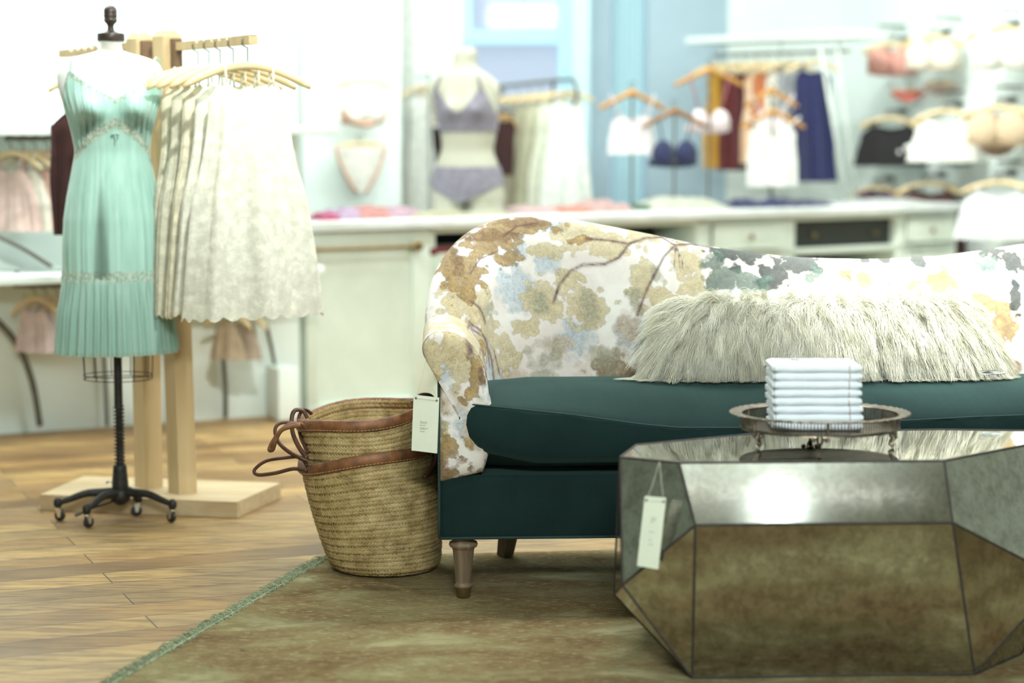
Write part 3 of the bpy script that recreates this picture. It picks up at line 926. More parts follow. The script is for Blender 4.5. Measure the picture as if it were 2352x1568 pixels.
# sample front + rim
x = ax * xx_; z = az * zz_
ex = np.clip(1 - np.abs(xx_) ** 5, 0, 1) * np.clip(1 - np.abs(zz_) ** 3, 0, 1)
y = -ay_ * ex ** .5
back_ = rng.random(N) < .10
y = np.where(back_, -y, y)
root = pil_world(x, y, z)
eps = 1e-3
nx = (np.abs(xx_) ** 6) * np.sign(xx_) * 1.1; nz = (np.abs(zz_) ** 2.2) * np.sign(zz_) * 1.3; ny = np.where(back_, .6, -1.0) * (ex ** .5 + .15)
nr = np.stack([nx, ny, nz], -1)
ly = nr[:, 1] * math.cos(lean) + nr[:, 2] * math.sin(lean); lz = -nr[:, 1] * math.sin(lean) + nr[:, 2] * math.cos(lean)
nr = np.stack([nr[:, 0], ly, lz], -1); nr /= np.linalg.norm(nr, axis=1, keepdims=True)
K = 8
NC = 900
cl = rng.integers(0, NC, N)
cxy = np.stack([rng.random(NC) * 2 - 1, rng.random(NC) * 2 - 1], 1)
# nearest clump centre by cell
P2 = np.stack([xx_ * 4.5, zz_], 1); C2 = np.stack([cxy[:, 0] * 4.5, cxy[:, 1]], 1)
cl = np.concatenate([np.argmin(((P2[a:a + 2000, None, :] - C2[None]) ** 2).sum(-1), 1) for a in range(0, N, 2000)])
cdir = rng.normal(0, 1, (NC, 3)); clen = .055 + .045 * rng.random(NC)
cph = rng.random(NC) * 6.28
down = np.array([0, -.12, -1.0])
d0 = nr * .75 + down[None] * .55 + cdir[cl] * .20 + rng.normal(0, .13, (N, 3))
d0[:, 0] += .42 * xx_ + .12 * np.sin(xx_ * 7)
d0 /= np.linalg.norm(d0, axis=1, keepdims=True)
L = clen[cl] * (.75 + .5 * rng.random(N))
t_ = np.linspace(0, 1, K)
pts = root[:, None, :] + d0[:, None, :] * (t_[None, :, None] * L[:, None, None]) + np.array([0, -.05, -1.0])[None, None, :] * (t_[None, :, None] ** 2 * L[:, None, None] * .55)
side = np.cross(d0, np.array([0, 1.0, 0])); side /= np.linalg.norm(side, axis=1, keepdims=True) + 1e-9
wv = np.sin(t_[None, :] * (7 + 4 * rng.random(N))[:, None] + cph[cl][:, None] + rng.normal(0, .35, N)[:, None]) * t_[None, :] * .0048
pts += side[:, None, :] * wv[:, :, None]
# gather tips to the clump middle
tipm = np.zeros((NC, 3)); cnt = np.bincount(cl, minlength=NC)[:, None] + 1e-9
for q in range(3): tipm[:, q] = np.bincount(cl, weights=pts[:, -1, q], minlength=NC)
tipm /= cnt
pts += (tipm[cl] - pts[:, -1, :])[:, None, :] * (t_[None, :, None] ** 1.5) * .45
zmin = SO.z + .548
seat = .560
pts[:, :, 2] = np.maximum(pts[:, :, 2], seat + .004 * rng.random(N)[:, None])
V, Q = strands(None, pts, .00062 + .0004 * rng.random(N))
fast_mesh('fur', V, Q, M['fur'], pil, kind='stuff')
tl, tr, br_, bl_ = [P(a, b, 5.40) for a, b in ((2250, 851), (2292, 850), (2312, 857), (2262, 860))]
MB().poly([tl, tr, br_, bl_], .0015, (0, 0, -1)).build('care_label', simple('white_label', (.9, .95, .93), .6), pil, smooth=False, label='small white sewn label')

# ================================================================== COFFEE TABLE
ZT = .50
def along(p, px, th=R(2.8)):
    u_ = (px - 1176) / FPX; d = Vector((math.cos(th), math.sin(th), 0)); lo, hi = 0.0, 2.0
    for _ in range(40):
        m = (lo + hi) / 2; q = p + d * m; dq = q - Vector((0, 0, CH))
        if q.x / (dq.y * cP - dq.z * sP) < u_: lo = m
        else: hi = m
    return p + d * lo
A, B, D = F(1425, 1050, ZT), F(1560, 1063, ZT), F(2440, 1006, ZT)
C_ = along(B, 2168)
H_, G_, E_ = F(1462, 1022, ZT), F(1750, 995, ZT), F(2150, 987, ZT)
E2 = F(2400, 990, ZT)
P1 = P(1597, 1206, 4.38); P2_ = along(P1, 2188)
ZB = .014
R1 = F(1590, 1555, ZB); R2 = along(R1, 2238); R3 = F(2345, 1500, ZB)
Q1 = on_plane(1430, 1343, A, B, P1)
T_ = on_plane(2436, 1329, C_, D, P2_)
S1 = P(1411, 1364, Q1.y + .17)
S0 = P(1590, 1503, 5.0); S0.z = ZB; R0 = F(1580, 1500, ZB)
rear = [P(1560, 1290, 5.05), P(2200, 1285, 5.07), P(2470, 1300, 4.9)]
bot = [F(1640, 1440, ZB), F(2240, 1440, ZB)]
pts = [A, B, C_, D, H_, G_, E_, E2, P1, P2_, R1, R2, R3, Q1, T_, S1] + rear + bot + [R0]
tab = thing('coffee_table', 'faceted coffee table clad in antiqued mirror, right foreground', 'coffee table', Vector((.72, 4.72, .01)))
bm = bmesh.new()
for p in pts: bm.verts.new(p)
res = bmesh.ops.convex_hull(bm, input=bm.verts[:])
bmesh.ops.delete(bm, geom=[v for v in bm.verts if not v.link_faces], context='VERTS')
bmesh.ops.dissolve_limit(bm, angle_limit=R(4.0), verts=bm.verts[:], edges=bm.edges[:])
bmesh.ops.recalc_face_normals(bm, faces=bm.faces[:])
bm.verts.index_update(); bm.normal_update()
fr = MB(); cen = Vector((.72, 4.72, .25))
for e in bm.edges:
    a, b = e.verts[0].co, e.verts[1].co
    if e.calc_face_angle(0) > R(5):
        fr.tube([a, b], .0032, 8)
fr.build('frame_edges', M['dark_metal'], tab, label='dark edging strips')
for f in bm.faces:
    c = f.calc_center_median()
    vs = [c + (v.co - c) * .9985 - f.normal * .001 for v in f.verts]
    top = f.normal.z > .9
    nm = 'mirror_top' if top else 'mirror_panel'
    MB().poly([v + f.normal * .002 for v in vs], .004, -f.normal).build(nm, M['mirror_top' if top else 'mirror'], tab, smooth=False)
bm.free()
for p in (F(1640, 1530), F(2230, 1530), F(1700, 1450), F(2240, 1450)):
    MB().lathe([(.02, .0), (.02, .014)], (p.x, p.y, .0102), 16).build('glide', M['dark_metal'], tab)
an = P(1515, 1060, 4.44)
hang_tag('price_tag', 'small cream price tag on two strings hanging from the mirrored table corner', [(1481, 1139), (1530, 1143), (1512, 1307), (1463, 1299)], 4.38, an, lines=[(.40, .3, (.12, .1)), (.40, .33, (.1, .12)), (.40, .36, (.14,)), (.40, .5, (.1, .1)), (.42, .62, (.12,)), (.40, .68, (.1, .12))])

# ================================================================== TRAY
tc = Vector(((1890 - 1176) / FPX * 4.71, 4.71, ZT + .003))
tray = thing('tray', 'tarnished silver gallery tray on scrolled feet on the mirrored table', 'tray', tc)
HX, HY, zb_, zr = .186, .150, .038, .076
def el(g, k, z): return Vector((tc.x + HX * k * math.cos(g), tc.y + HY * k * math.sin(g), tc.z + z))
def elo(g, o, z): return Vector((tc.x + (HX + o) * math.cos(g), tc.y + (HY + o) * math.sin(g), tc.z + z))
n_ = 96
MB().grid([[elo(2 * math.pi * j / n_, o, z) for j in range(n_)] for o, z in ((-.1499, zb_), (-.03, zb_), (0, zb_ - .001), (.001, zb_ - .004), (-.03, zb_ - .004), (-.1499, zb_ - .003))], closed=True).build('tray_floor', M['silver'], tray, auto=60)
g = MB()
for z in (zb_ + .001, zb_ + .0305):
    g.tube([elo(2 * math.pi * j / n_, .001, z) for j in range(n_)], .0026, 6, closed=True)
for j in range(150):
    a = 2 * math.pi * j / 150
    if j % 25 == 12:
        g.tube([elo(a, .001, zb_), elo(a, .001, zb_ + .030)], .004, 6)
    g.tube([elo(a, .001, zb_), elo(a, .001, zb_ + .015), elo(a, .001, zb_ + .030)], [.0014, .0017, .0014], 5)
g.build('pierced_gallery', M['silver'], tray)
rows = []
for o, z in ((.0, .031), (.007, .034), (.018, .036), (.025, .036), (.028, .033), (.021, .032), (.008, .031)):
    rows.append([elo(2 * math.pi * j / 240, o + (.0022 * abs(math.sin(26 * 2 * math.pi * j / 240)) if o > .01 else 0), zb_ + z + (.0008 * math.sin(52 * 2 * math.pi * j / 240) if o > .01 else 0)) for j in range(240)])
MB().grid(rows, closed=True).build('scalloped_rim', M['silver'], tray, auto=180)
for gx in (-math.pi * .5 - .12, -math.pi + .55, -.5, math.pi * .5):
    a = elo(gx, -.006, zb_ - .004); o = (a - tc); o.z = 0; o.normalize()
    z0 = tc.z - .001
    f = MB()
    wide = Vector((-o.y, o.x, 0))
    f.tube([a + Vector((0, 0, 0)), a + o * .008 - Vector((0, 0, .010)), a - o * .002 - Vector((0, 0, .020)), a - o * .004 - Vector((0, 0, .026)), Vector((a.x + o.x * .006, a.y + o.y * .006, z0 + .004))], [.010, .0075, .0045, .0042, .0055], 8)
    for s_ in (-1, 0, 1):
        f.lathe([(.001, -.006), (.0055, -.003), (.0065, 0), (.0055, .003), (.001, .006)], a + wide * (.016 * s_) + o * .004 - Vector((0, 0, .002 + .003 * abs(s_))), 10)
    f.build('foot', M['silver'], tray)

# ================================================================== NAPKINS
zN = tc.z + zb_ + .0012
xl, xr = (1768 - 1176) / FPX * 4.66 + .012, (1974 - 1176) / FPX * 4.66 + .012
hN = (.698 - zN) / 8
words = ['bottom of the stack, resting on the tray', 'second from the bottom of the stack', 'third from the bottom of the stack', 'fourth from the bottom of the stack', 'fourth from the top of the stack', 'third from the top of the stack', 'just under the top one of the stack', 'top of the stack, showing its printed face']
for k in range(8):
    z0 = zN + hN * k
    jx, jy = random.uniform(-.0025, .0025) - .0004 * k, random.uniform(-.002, .002)
    nk = thing('napkin', 'folded white cotton napkin with brown stripe, ' + words[k], 'napkin', ((xl + xr) / 2 + jx, 4.70, z0), 0, 'napkins stacked on the tray')
    wN, y0, y1 = (xr - xl) / 2, 4.632 + jy, 4.772 + jy
    m_ = MB(); cx = (xl + xr) / 2 + jx
    rows = []
    hh = hN * .5
    for x in np.linspace(-wN, wN, 16):
        e = 1 - .45 * max(0, (abs(x) - wN + .006) / .006) ** 2
        ring = []
        for j in range(12):
            g_ = math.pi * (j / 11) + math.pi / 2
            ring.append((y0 + hh + hh * math.cos(g_), hh + hh * .98 * e * math.sin(g_)))
        ring += [(y1 - .003, hh - hh * .96 * e), (y1, hh - hh * .6 * e), (y1, hh + hh * .6 * e), (y1 - .003, hh + hh * .96 * e)]
        rows.append([Vector((cx + x, y, z0 + z + .0004 * math.sin(x * 60 + k))) for y, z in ring])
    m_.grid(rows, closed=True); n0 = len(rows[0])
    m_.add(rows[0], [tuple(range(n0))]); m_.add(rows[-1], [tuple(range(n0))[::-1]])
    m_.build('folded_cloth', M['napkin'], nk)
    # woven stripe crossing the fold, and hem stripe at the left
    for sx, sw in ((wN * .70 + k * .0003, .0022), (-wN + .004, .0016)):
        pr = [Vector((cx + sx, y0 + hh + (hh + .0002) * math.cos(g_), z0 + hh + (hh * .98 + .0002) * math.sin(g_))) for g_ in np.linspace(math.pi * .5, math.pi * 1.5, 10)]
        MB().grid([[p + Vector((-sw / 2, 0, 0)) for p in pr], [p + Vector((sw / 2, 0, 0)) for p in pr]]).build('stripe', M['stripe'], nk, auto=180)
    if k == 7:
        p_ = MB()
        for i in range(26):
            x_, y_ = cx + random.uniform(-wN * .85, wN * .55), random.uniform(4.65, 4.76)
            p_.box((x_, y_, z0 + hN * .985 + .0004), (random.uniform(.006, .022), random.uniform(.003, .006), .0005), rz=random.uniform(-.5, .5))
        p_.build('printed_sprigs', simple('faded_print', (.50, .46, .46), .9), nk, smooth=False)
# ================================================================== BASKETS
def basket(name, label, bc, tc, r0, r1, tilt, hgt, rim_px_left, rows_from=0.0, inside=False, dark=False, ph=0.0):
    th = thing(name, label, 'basket', bc, 0, 'nested market baskets')
    bc, tc = Vector(bc), Vector(tc)
    def pt(g, t, off=0.0):
        zt = tc.z + tilt * math.cos(g) + hgt * math.sin(g) + .006 * math.sin(3 * g + ph)
        c = bc.lerp(tc, t)
        r = r0 + (r1 - r0) * t + .008 * math.sin(math.pi * t) - .02 * max(0, 1 - t * 14) ** 2
        r *= 1 + .012 * math.sin(2 * g + ph) * t
        return Vector((c.x + (r + off) * math.cos(g), c.y + (r + off) * math.sin(g), bc.z + (zt - bc.z) * t))
    n = 72
    rows = [[bc + Vector((.002 * math.cos(2 * math.pi * j / n), .002 * math.sin(2 * math.pi * j / n), .006)) for j in range(n)]]
    rows += [[pt(2 * math.pi * j / n, i / 26, -.003) for j in range(n)] for i in range(27)]
    core = MB().grid(rows, closed=True).build('woven_lining', M['straw'], th, auto=180)
    # plaited strips
    P_, Fq = [], []
    H = tc.z - bc.z
    nrow = int(H / .0222); lanes = []
    for i in range(nrow):
        for ln in (0, 1):
            lanes.append(((i + .25 + .5 * ln) / nrow, 1 if ln == 0 else -1))
    for t, sg in lanes:
        if t < rows_from: continue
        r = r0 + (r1 - r0) * t
        m = int(2 * math.pi * r / .0088)
        sides_ = (1,) if not (inside and t > .7) else (1, -1)
        for k in range(m):
            g = 2 * math.pi * (k + random.uniform(-.12, .12)) / m + t * 40
            for io in sides_:
                o0 = .0006 if io > 0 else -.006
                if io < 0 and math.sin(g) < -.2: continue
                c = pt(g, t, o0); e1 = (pt(g + .01, t, o0) - c).normalized(); e2 = (pt(g, min(1, t + .01), o0) - pt(g, t - .01, o0)).normalized()
                nn = e1.cross(e2).normalized() * io
                if (c - bc.lerp(tc, t)).dot(nn) * io < 0: nn = -nn
                an = R(36 + random.uniform(-5, 5)) * sg
                a = e1 * math.cos(an) + e2 * math.sin(an); b = (-e1 * math.sin(an) + e2 * math.cos(an))
                L_, w_ = .0112 + random.uniform(-.001, .001), .0036 + random.uniform(-.0004, .0004)
                b0 = len(P_)
                lift = random.uniform(-.0004, .0007)
                for u, hh in ((-1, -.0026), (-.5, .0016), (.2, .0032), (.8, .0022), (1.02, -.0006)):
                    for v_, h2 in ((-1, -.0012), (0, .0006), (1, -.0012)):
                        P_.append(c + a * (L_ * u) + b * (w_ * v_) + nn * (hh + h2 + lift))
                for q in range(4):
                    for v_ in range(2):
                        i0 = b0 + q * 3 + v_
                        Fq.append((i0, i0 + 1, i0 + 4, i0 + 3))
    fast_mesh('plaited_straw', np.array([tuple(p) for p in P_]), np.array(Fq), M['straw'], th)
    # leather rim
    rr = []
    prof = [(.004, -.030), (.0085, -.026), (.0095, -.012), (.0075, .0), (.0015, .0045), (-.006, .002), (-.0085, -.010), (-.0085, -.026)]
    for o_, z_ in prof:
        rr.append([pt(2 * math.pi * j / 120, 1, o_ + .001 * mnoise.noise(Vector((j * .7, o_ * 300, ph)))) + Vector((0, 0, z_ + .0012 * mnoise.noise(Vector((j * .5, 9, ph)))))for j in range(120)])
    rim = MB().grid(rr, closed=True).build('leather_rim', M['leather'], th, auto=180)
    st = MB()
    for j in range(118):
        g = 2 * math.pi * j / 118
        st.tube([pt(g, 1, .0100) + Vector((0, 0, -.0245)), pt(g + .034, 1, .0100) + Vector((0, 0, -.0240))], .0007, 4)
    st.build('stitching', M['thread'], rim, label='pale waxed stitches')
    return th, pt
lb = Vector((-.356, 5.565, .013))
low, lpt = basket('market_basket', 'large plaited straw basket with leather rim standing on the rug', lb, (-.402, 5.55, .352), .152, .189, .030, -.004, 0)
ub = Vector((-.385, 5.553, .155))
upp, upt = basket('market_basket', 'plaited straw basket nested inside the top of the larger one', ub, (-.414, 5.545, .462), .135, .178, .022, .004, 0, rows_from=.38, inside=True, ph=2.0)
def strap(th, pts, mat, r=.0062, n=40):
    q = smoothpts([P(*p) for p in pts], n)
    MB().tube([Vector(p) for p in q], r, 8, flat=.8).build('handle', M[mat], th, auto=180)
strap(low, [(706, 1072, 5.42), (690, 1050, 5.42), (655, 1051, 5.43), (612, 1058, 5.44), (585, 1078, 5.44), (592, 1090, 5.43), (632, 1086, 5.40), (675, 1076, 5.39), (706, 1082, 5.38)], 'leather_dark')
strap(low, [(985, 1052, 5.50), (1000, 1040, 5.48), (1000, 1060, 5.46), (986, 1085, 5.42), (975, 1095, 5.40)], 'leather_dark', .008)
strap(upp, [(700, 985, 5.40), (690, 973, 5.39), (660, 976, 5.38), (636, 998, 5.38), (618, 1030, 5.38), (626, 1032, 5.37), (634, 1008, 5.37), (650, 985, 5.37), (690, 976, 5.37)], 'leather')
strap(upp, [(700, 975, 5.47), (650, 970, 5.47), (632, 985, 5.46), (640, 1015, 5.44), (662, 1036, 5.42), (690, 1052, 5.40), (706, 1058, 5.40)], 'leather_dark')
strap(upp, [(706, 960, 5.52), (696, 944, 5.52), (678, 942, 5.51), (670, 960, 5.50), (672, 992, 5.48), (684, 1022, 5.45), (704, 1052, 5.42)], 'leather_dark', .0068)
strap(upp, [(716, 950, 5.56), (698, 940, 5.55), (686, 960, 5.54), (690, 1000, 5.50), (708, 1040, 5.46)], 'leather_dark')
strap(upp, [(948, 925, 5.44), (960, 910, 5.45), (975, 906, 5.46), (990, 910, 5.47), (998, 925, 5.48), (990, 950, 5.46)], 'leather_dark', .0075)

# ================================================================== BODY FORMS
class Body:
    def __init__(s, pos, rot, secs, busts=(), k=1.0):
        """secs: (z, half width, half depth, x offset, y offset)"""
        s.pos, s.rot, s.secs, s.busts = Vector(pos), rot, secs, busts
        s.zs = [q[0] for q in secs]
    def sec(s, z):
        # smooth interpolation
        zs = s.zs
        if zs[0] > zs[-1]: zs = zs[::-1]; sec = s.secs[::-1]
        else: sec = s.secs
        i = max(0, min(len(zs) - 2, int(np.searchsorted(zs, z)) - 1))
        f = (z - zs[i]) / (zs[i + 1] - zs[i]); f = max(0, min(1, f))
        out = []
        for c in range(1, 5):
            g = lambda k: sec[max(0, min(len(zs) - 1, k))][c]
            p0, p1, p2, p3 = g(i - 1), g(i), g(i + 1), g(i + 2)
            out.append(.5 * (2 * p1 + (-p0 + p2) * f + (2 * p0 - 5 * p1 + 4 * p2 - p3) * f * f + (-p0 + 3 * p1 - 3 * p2 + p3) * f ** 3))
        return out
    def local(s, g, z, off=0.0):
        hw, hd, ox, oy = s.sec(z)
        cg, sg = math.cos(g), math.sin(g)
        ex = .86
        x = (hw + off) * math.copysign(abs(cg) ** ex, cg) + ox; y = (hd + off) * math.copysign(abs(sg) ** ex, sg) + oy
        for bx, bz, bs, amp, up in s.busts:
            d2 = ((x - bx) / bs) ** 2 + ((z - bz) / (bs * (1.25 if z > bz else .85))) ** 2
            if sg < .25: y -= amp * math.exp(-d2 * 1.1) * (1 if z < bz else 1) * (1 - max(0, sg) * 4)
        return x, y
    def pt(s, g, z, off=0.0):
        x, y = s.local(g, z, off)
        c, n = math.cos(s.rot), math.sin(s.rot)
        return s.pos + Vector((x * c - y * n, x * n + y * c, z))

FX, FY = -1.254, 6.32
fz = lambda py: CH - (py - 290) / FPX * FY * 1.0
def fx(px): return (px - 1176) / FPX * FY
pole_x = fx(264)
secs = [(1.520, .034, .036, .0, .0), (1.485, .038, .042, 0, .0), (1.478, .058, .055, 0, 0), (1.466, .104, .066, 0, 0), (1.450, .145, .076, 0, .0), (1.41, .164, .084, 0, 0), (1.35, .158, .096, 0, 0),
        (1.30, .140, .100, 0, 0), (1.25, .126, .098, 0, .0), (1.20, .116, .090, 0, 0), (1.165, .113, .086, 0, 0), (1.10, .125, .094, 0, 0), (1.02, .142, .108, 0, .004), (.94, .154, .116, 0, .006), (.88, .157, .116, 0, .004), (.80, .150, .108, 0, 0), (.74, .145, .102, 0, 0)]
FB = Body((fx(262), FY, 0), R(14), secs, busts=((-.070, 1.300, .046, .075, 0), (.070, 1.300, .046, .075, 0)))
form = thing('dress_form', 'white linen dress form with black finial and iron caster base', 'dress form', (pole_x, FY, 0))
zs = np.concatenate([np.linspace(1.522, 1.40, 26), np.linspace(1.39, .74, 60)])
m_ = MB().grid([[FB.pt(2 * math.pi * j / 80, z) for j in range(80)] for z in zs], closed=True)
rw = [FB.pt(2 * math.pi * j / 80, .74) for j in range(80)]
m_.add(rw, [tuple(range(80))])
m_.build('torso', M['form_linen'], form, auto=180)
nc_ = FB.pos + Vector((0, 0, 0))
MB().lathe([(.0, 1.520), (.040, 1.521), (.0425, 1.524), (.0425, 1.542), (.041, 1.546), (.022, 1.550), (.011, 1.556), (.009, 1.566), (.012, 1.574), (.018, 1.580), (.0215, 1.587), (.019, 1.592), (.0205, 1.598), (.0215, 1.602), (.0195, 1.606), (.021, 1.612), (.0195, 1.622), (.013, 1.630), (.004, 1.634), (.0, 1.6345)], (FB.pos.x + .003, FY, -.008), 32).build('neck_cap', simple('dark_turned_wood', (.055, .040, .034), .38, .2, var=.2), form, label='dark turned neck cap and finial')
MB().grid([[FB.pt(g, z, .0012) for g in np.linspace(math.pi * 1.22, math.pi * 1.78, 12)] for z in (1.515, 1.50, 1.488, 1.478)]).build('neck_label', simple('grey_print_label', (.50, .50, .46), .8), form, auto=180, label='greyish printed neck label')
# cage, pole
cg = MB()
cw, cd = .108, .085
for k in range(11):
    g = 2 * math.pi * k / 11 + .2
    cg.tube([Vector((pole_x + cw * 1.12 * math.cos(g), FY + cd * 1.12 * math.sin(g), .76)), Vector((pole_x + cw * math.cos(g), FY + cd * math.sin(g), .452))], .0016, 6)
for z, k in ((.452, 1), (.465, 1.004)):
    cg.tube([Vector((pole_x + cw * k * math.cos(2 * math.pi * j / 40), FY + cd * k * math.sin(2 * math.pi * j / 40), z)) for j in range(40)], .0014, 5, closed=True)
cg.build('wire_cage', M['iron'], form)
pl = MB().tube([(pole_x, FY, .15), (pole_x, FY, .80)], .0105, 16)
pl.tube([(pole_x, FY, .36), (pole_x, FY, .80)], .0135, 16)
pl.build('pole', M['iron'], form)
MB().tube([(pole_x + .0155 * math.cos(a), FY + .0155 * math.sin(a), .165 + .20 * a / (2 * math.pi * 17)) for a in np.linspace(0, 2 * math.pi * 17, 17 * 14)], .0026, 5).build('spring', M['iron'], form)
def FC(px, py): return F(px, py)
feet = [F(134, 1196), F(200, 1212), F(318, 1184), F(397, 1200)]
hub = Vector((pole_x, FY, .075))
bs = MB().lathe([(.024, .085), (.027, .092), (.026, .120), (.022, .160), (.0215, .172), (.018, .176)], (pole_x, FY, 0), 24)
bs.lathe([(.012, .045), (.030, .060), (.033, .078), (.028, .092), (.024, .100)], (pole_x, FY, 0), 24)
bs.build('iron_hub', M['iron'], form)
for q in feet:
    d_ = Vector((q.x - pole_x, q.y - FY, 0)); L_ = d_.length; u = d_ / L_
    ps = smoothpts([(pole_x + u.x * .012, FY + u.y * .012, .088), (pole_x + u.x * L_ * .3, FY + u.y * L_ * .3, .0875), (pole_x + u.x * L_ * .55, FY + u.y * L_ * .55, .086), (pole_x + u.x * L_ * .8, FY + u.y * L_ * .8, .070), (pole_x + u.x * L_ * .97, FY + u.y * L_ * .97, .060)], 14)
    lg = MB().tube([Vector(p) for p in ps], list(np.linspace(.016, .009, 14)), 10)
    lg.lathe([(.006, .046), (.0125, .048), (.014, .056), (.0135, .066), (.008, .074), (.002, .076)], (q.x, q.y, 0), 14)
    leg = lg.build('leg', M['iron'], form)
    yaw_ = math.atan2(u.y, u.x) + random.uniform(.7, 1.3)
    ax_ = Vector((math.cos(yaw_), math.sin(yaw_), 0)); fw = Vector((-ax_.y, ax_.x, 0))
    wc = Vector((q.x, q.y, .0175)) + fw * .006
    MB().lathe([(.006, -.006), (.015, -.006), (.0172, -.004), (.0172, .004), (.015, .006), (.006, .006)], wc, 24, axis=ax_).build('wheel', M['rubber'], leg)
    fk = MB().lathe([(.010, .036), (.012, .038), (.012, .044), (.006, .047)], (q.x, q.y, 0), 14)
    for s_ in (-1, 1):
        c_ = wc + ax_ * (.0078 * s_)
        fk.poly([c_ + Vector((0, 0, .022)) - fw * .012, c_ + Vector((0, 0, .022)) + fw * .008, c_ + fw * .004 - Vector((0, 0, .004)), c_ - fw * .004 - Vector((0, 0, .004))], .0014, ax_ * s_)
    fk.build('caster_fork', M['chrome'], leg, auto=40)
# pedal and thumb screw
pp = [P(262, 1150, FY - .02), P(240, 1158, FY - .04), P(215, 1165, FY - .07), P(190, 1176, FY - .09), P(172, 1184, FY - .10)]
MB().tube([Vector(p) for p in smoothpts(pp, 14)], list(np.linspace(.006, .0095, 14)), 8, flat=.5).build('foot_pedal', M['iron'], form)
ts = P(245, 1106, FY - .01)
MB().tube([ts, (pole_x, FY - .005, ts.z)], .0026, 8).lathe([(.001, -.002), (.007, -.001), (.007, .002), (.001, .004)], ts, 12, axis=(1, 0, 0)).build('thumb_screw', M['chrome'], form)

# ------------------------------------------------------------------ slip dress on the form
t = NT('mint_silk_chiffon')
v = t.coord('Object')
aL = t.n('ShaderNodeAttribute'); aL.attribute_name = 'lace'
aD = t.n('ShaderNodeAttribute'); aD.attribute_name = 'sheer_shade'
c0_ = t.ramp(t.noise(t.coord('Object', (14, 14, 1)), 3, 3), [(0.3, (0.37, 0.64, 0.56)), (0.7, (0.50, 0.78, 0.71))])
ln_ = t.noise(v, 95, 3, 0.7)
lc = t.ramp(ln_, [(0.38, (0.26, 0.38, 0.31)), (0.6, (0.60, 0.70, 0.60))])
col = t.mix(aL.outputs['Fac'], c0_, lc)
col = t.mix(aD.outputs['Fac'], col, (0.085, 0.14, 0.11))  # mask darkens the fabric: painted shade under cups, overlap gap, ruffle tone
t.base(col); t.p(Roughness=0.62, Sheen_Weight=0.35)
tr = t.n('ShaderNodeBsdfTranslucent'); t.link(col, tr.inputs['Color'])
mx = t.n('ShaderNodeMixShader'); mx.inputs[0].default_value = 0.16
t.link(t.b.outputs[0], mx.inputs[1]); t.link(tr.outputs[0], mx.inputs[2]); t.link(mx.outputs[0], t.out.inputs[0])
M['mint'] = t.mat
GF = 1.5 * math.pi           # front
def fdiff(g):                # signed angle from the front, + to the viewer's right
    d = (g - GF + math.pi) % (2 * math.pi) - math.pi
    return d
DO = -.04
slip = thing('slip_dress', 'mint green chiffon slip dress with ruffled hem worn by the dress form', 'dress', (FB.pos.x, FY, .55))
out_px = [(185, 157, 364), (240, 156, 365), (290, 164, 357), (330, 172, 345), (345, 174, 344), (400, 163, 350), (450, 150, 358), (500, 142, 366), (560, 138, 370), (620, 138, 370), (632, 137, 372), (660, 134, 375), (720, 131, 384), (770, 129, 391), (808, 127, 397)]
def dr_hw(z):
    ys = [fz(a[0]) for a in out_px][::-1]; wd = [(a[2] - a[1]) / 2 / FPX * FY for a in out_px][::-1]; cx_ = [((a[2] + a[1]) / 2 - 1176) / FPX * FY for a in out_px][::-1]
    return float(np.interp(z, ys, wd)), float(np.interp(z, ys, cx_))
def neckz(g):
    d = fdiff(g) + DO
    a = abs(d)
    if a < .30: return 1.335 + (a / .30) * .035
    if a < .86: return 1.37 + (a - .30) / .56 * .052
    if a < 1.25: return 1.422 - (a - .86) / .39 * .09
    return 1.332 - min(1, (a - 1.25) / .8) * .06
def underz(g):
    d = fdiff(g) + DO
    return 1.252 - min(abs(d), 1.3) * .075 + .012
NG = 288
rws, lace, sheer_shade = [], [], []
NT_ = 110
zlo = fz(808)
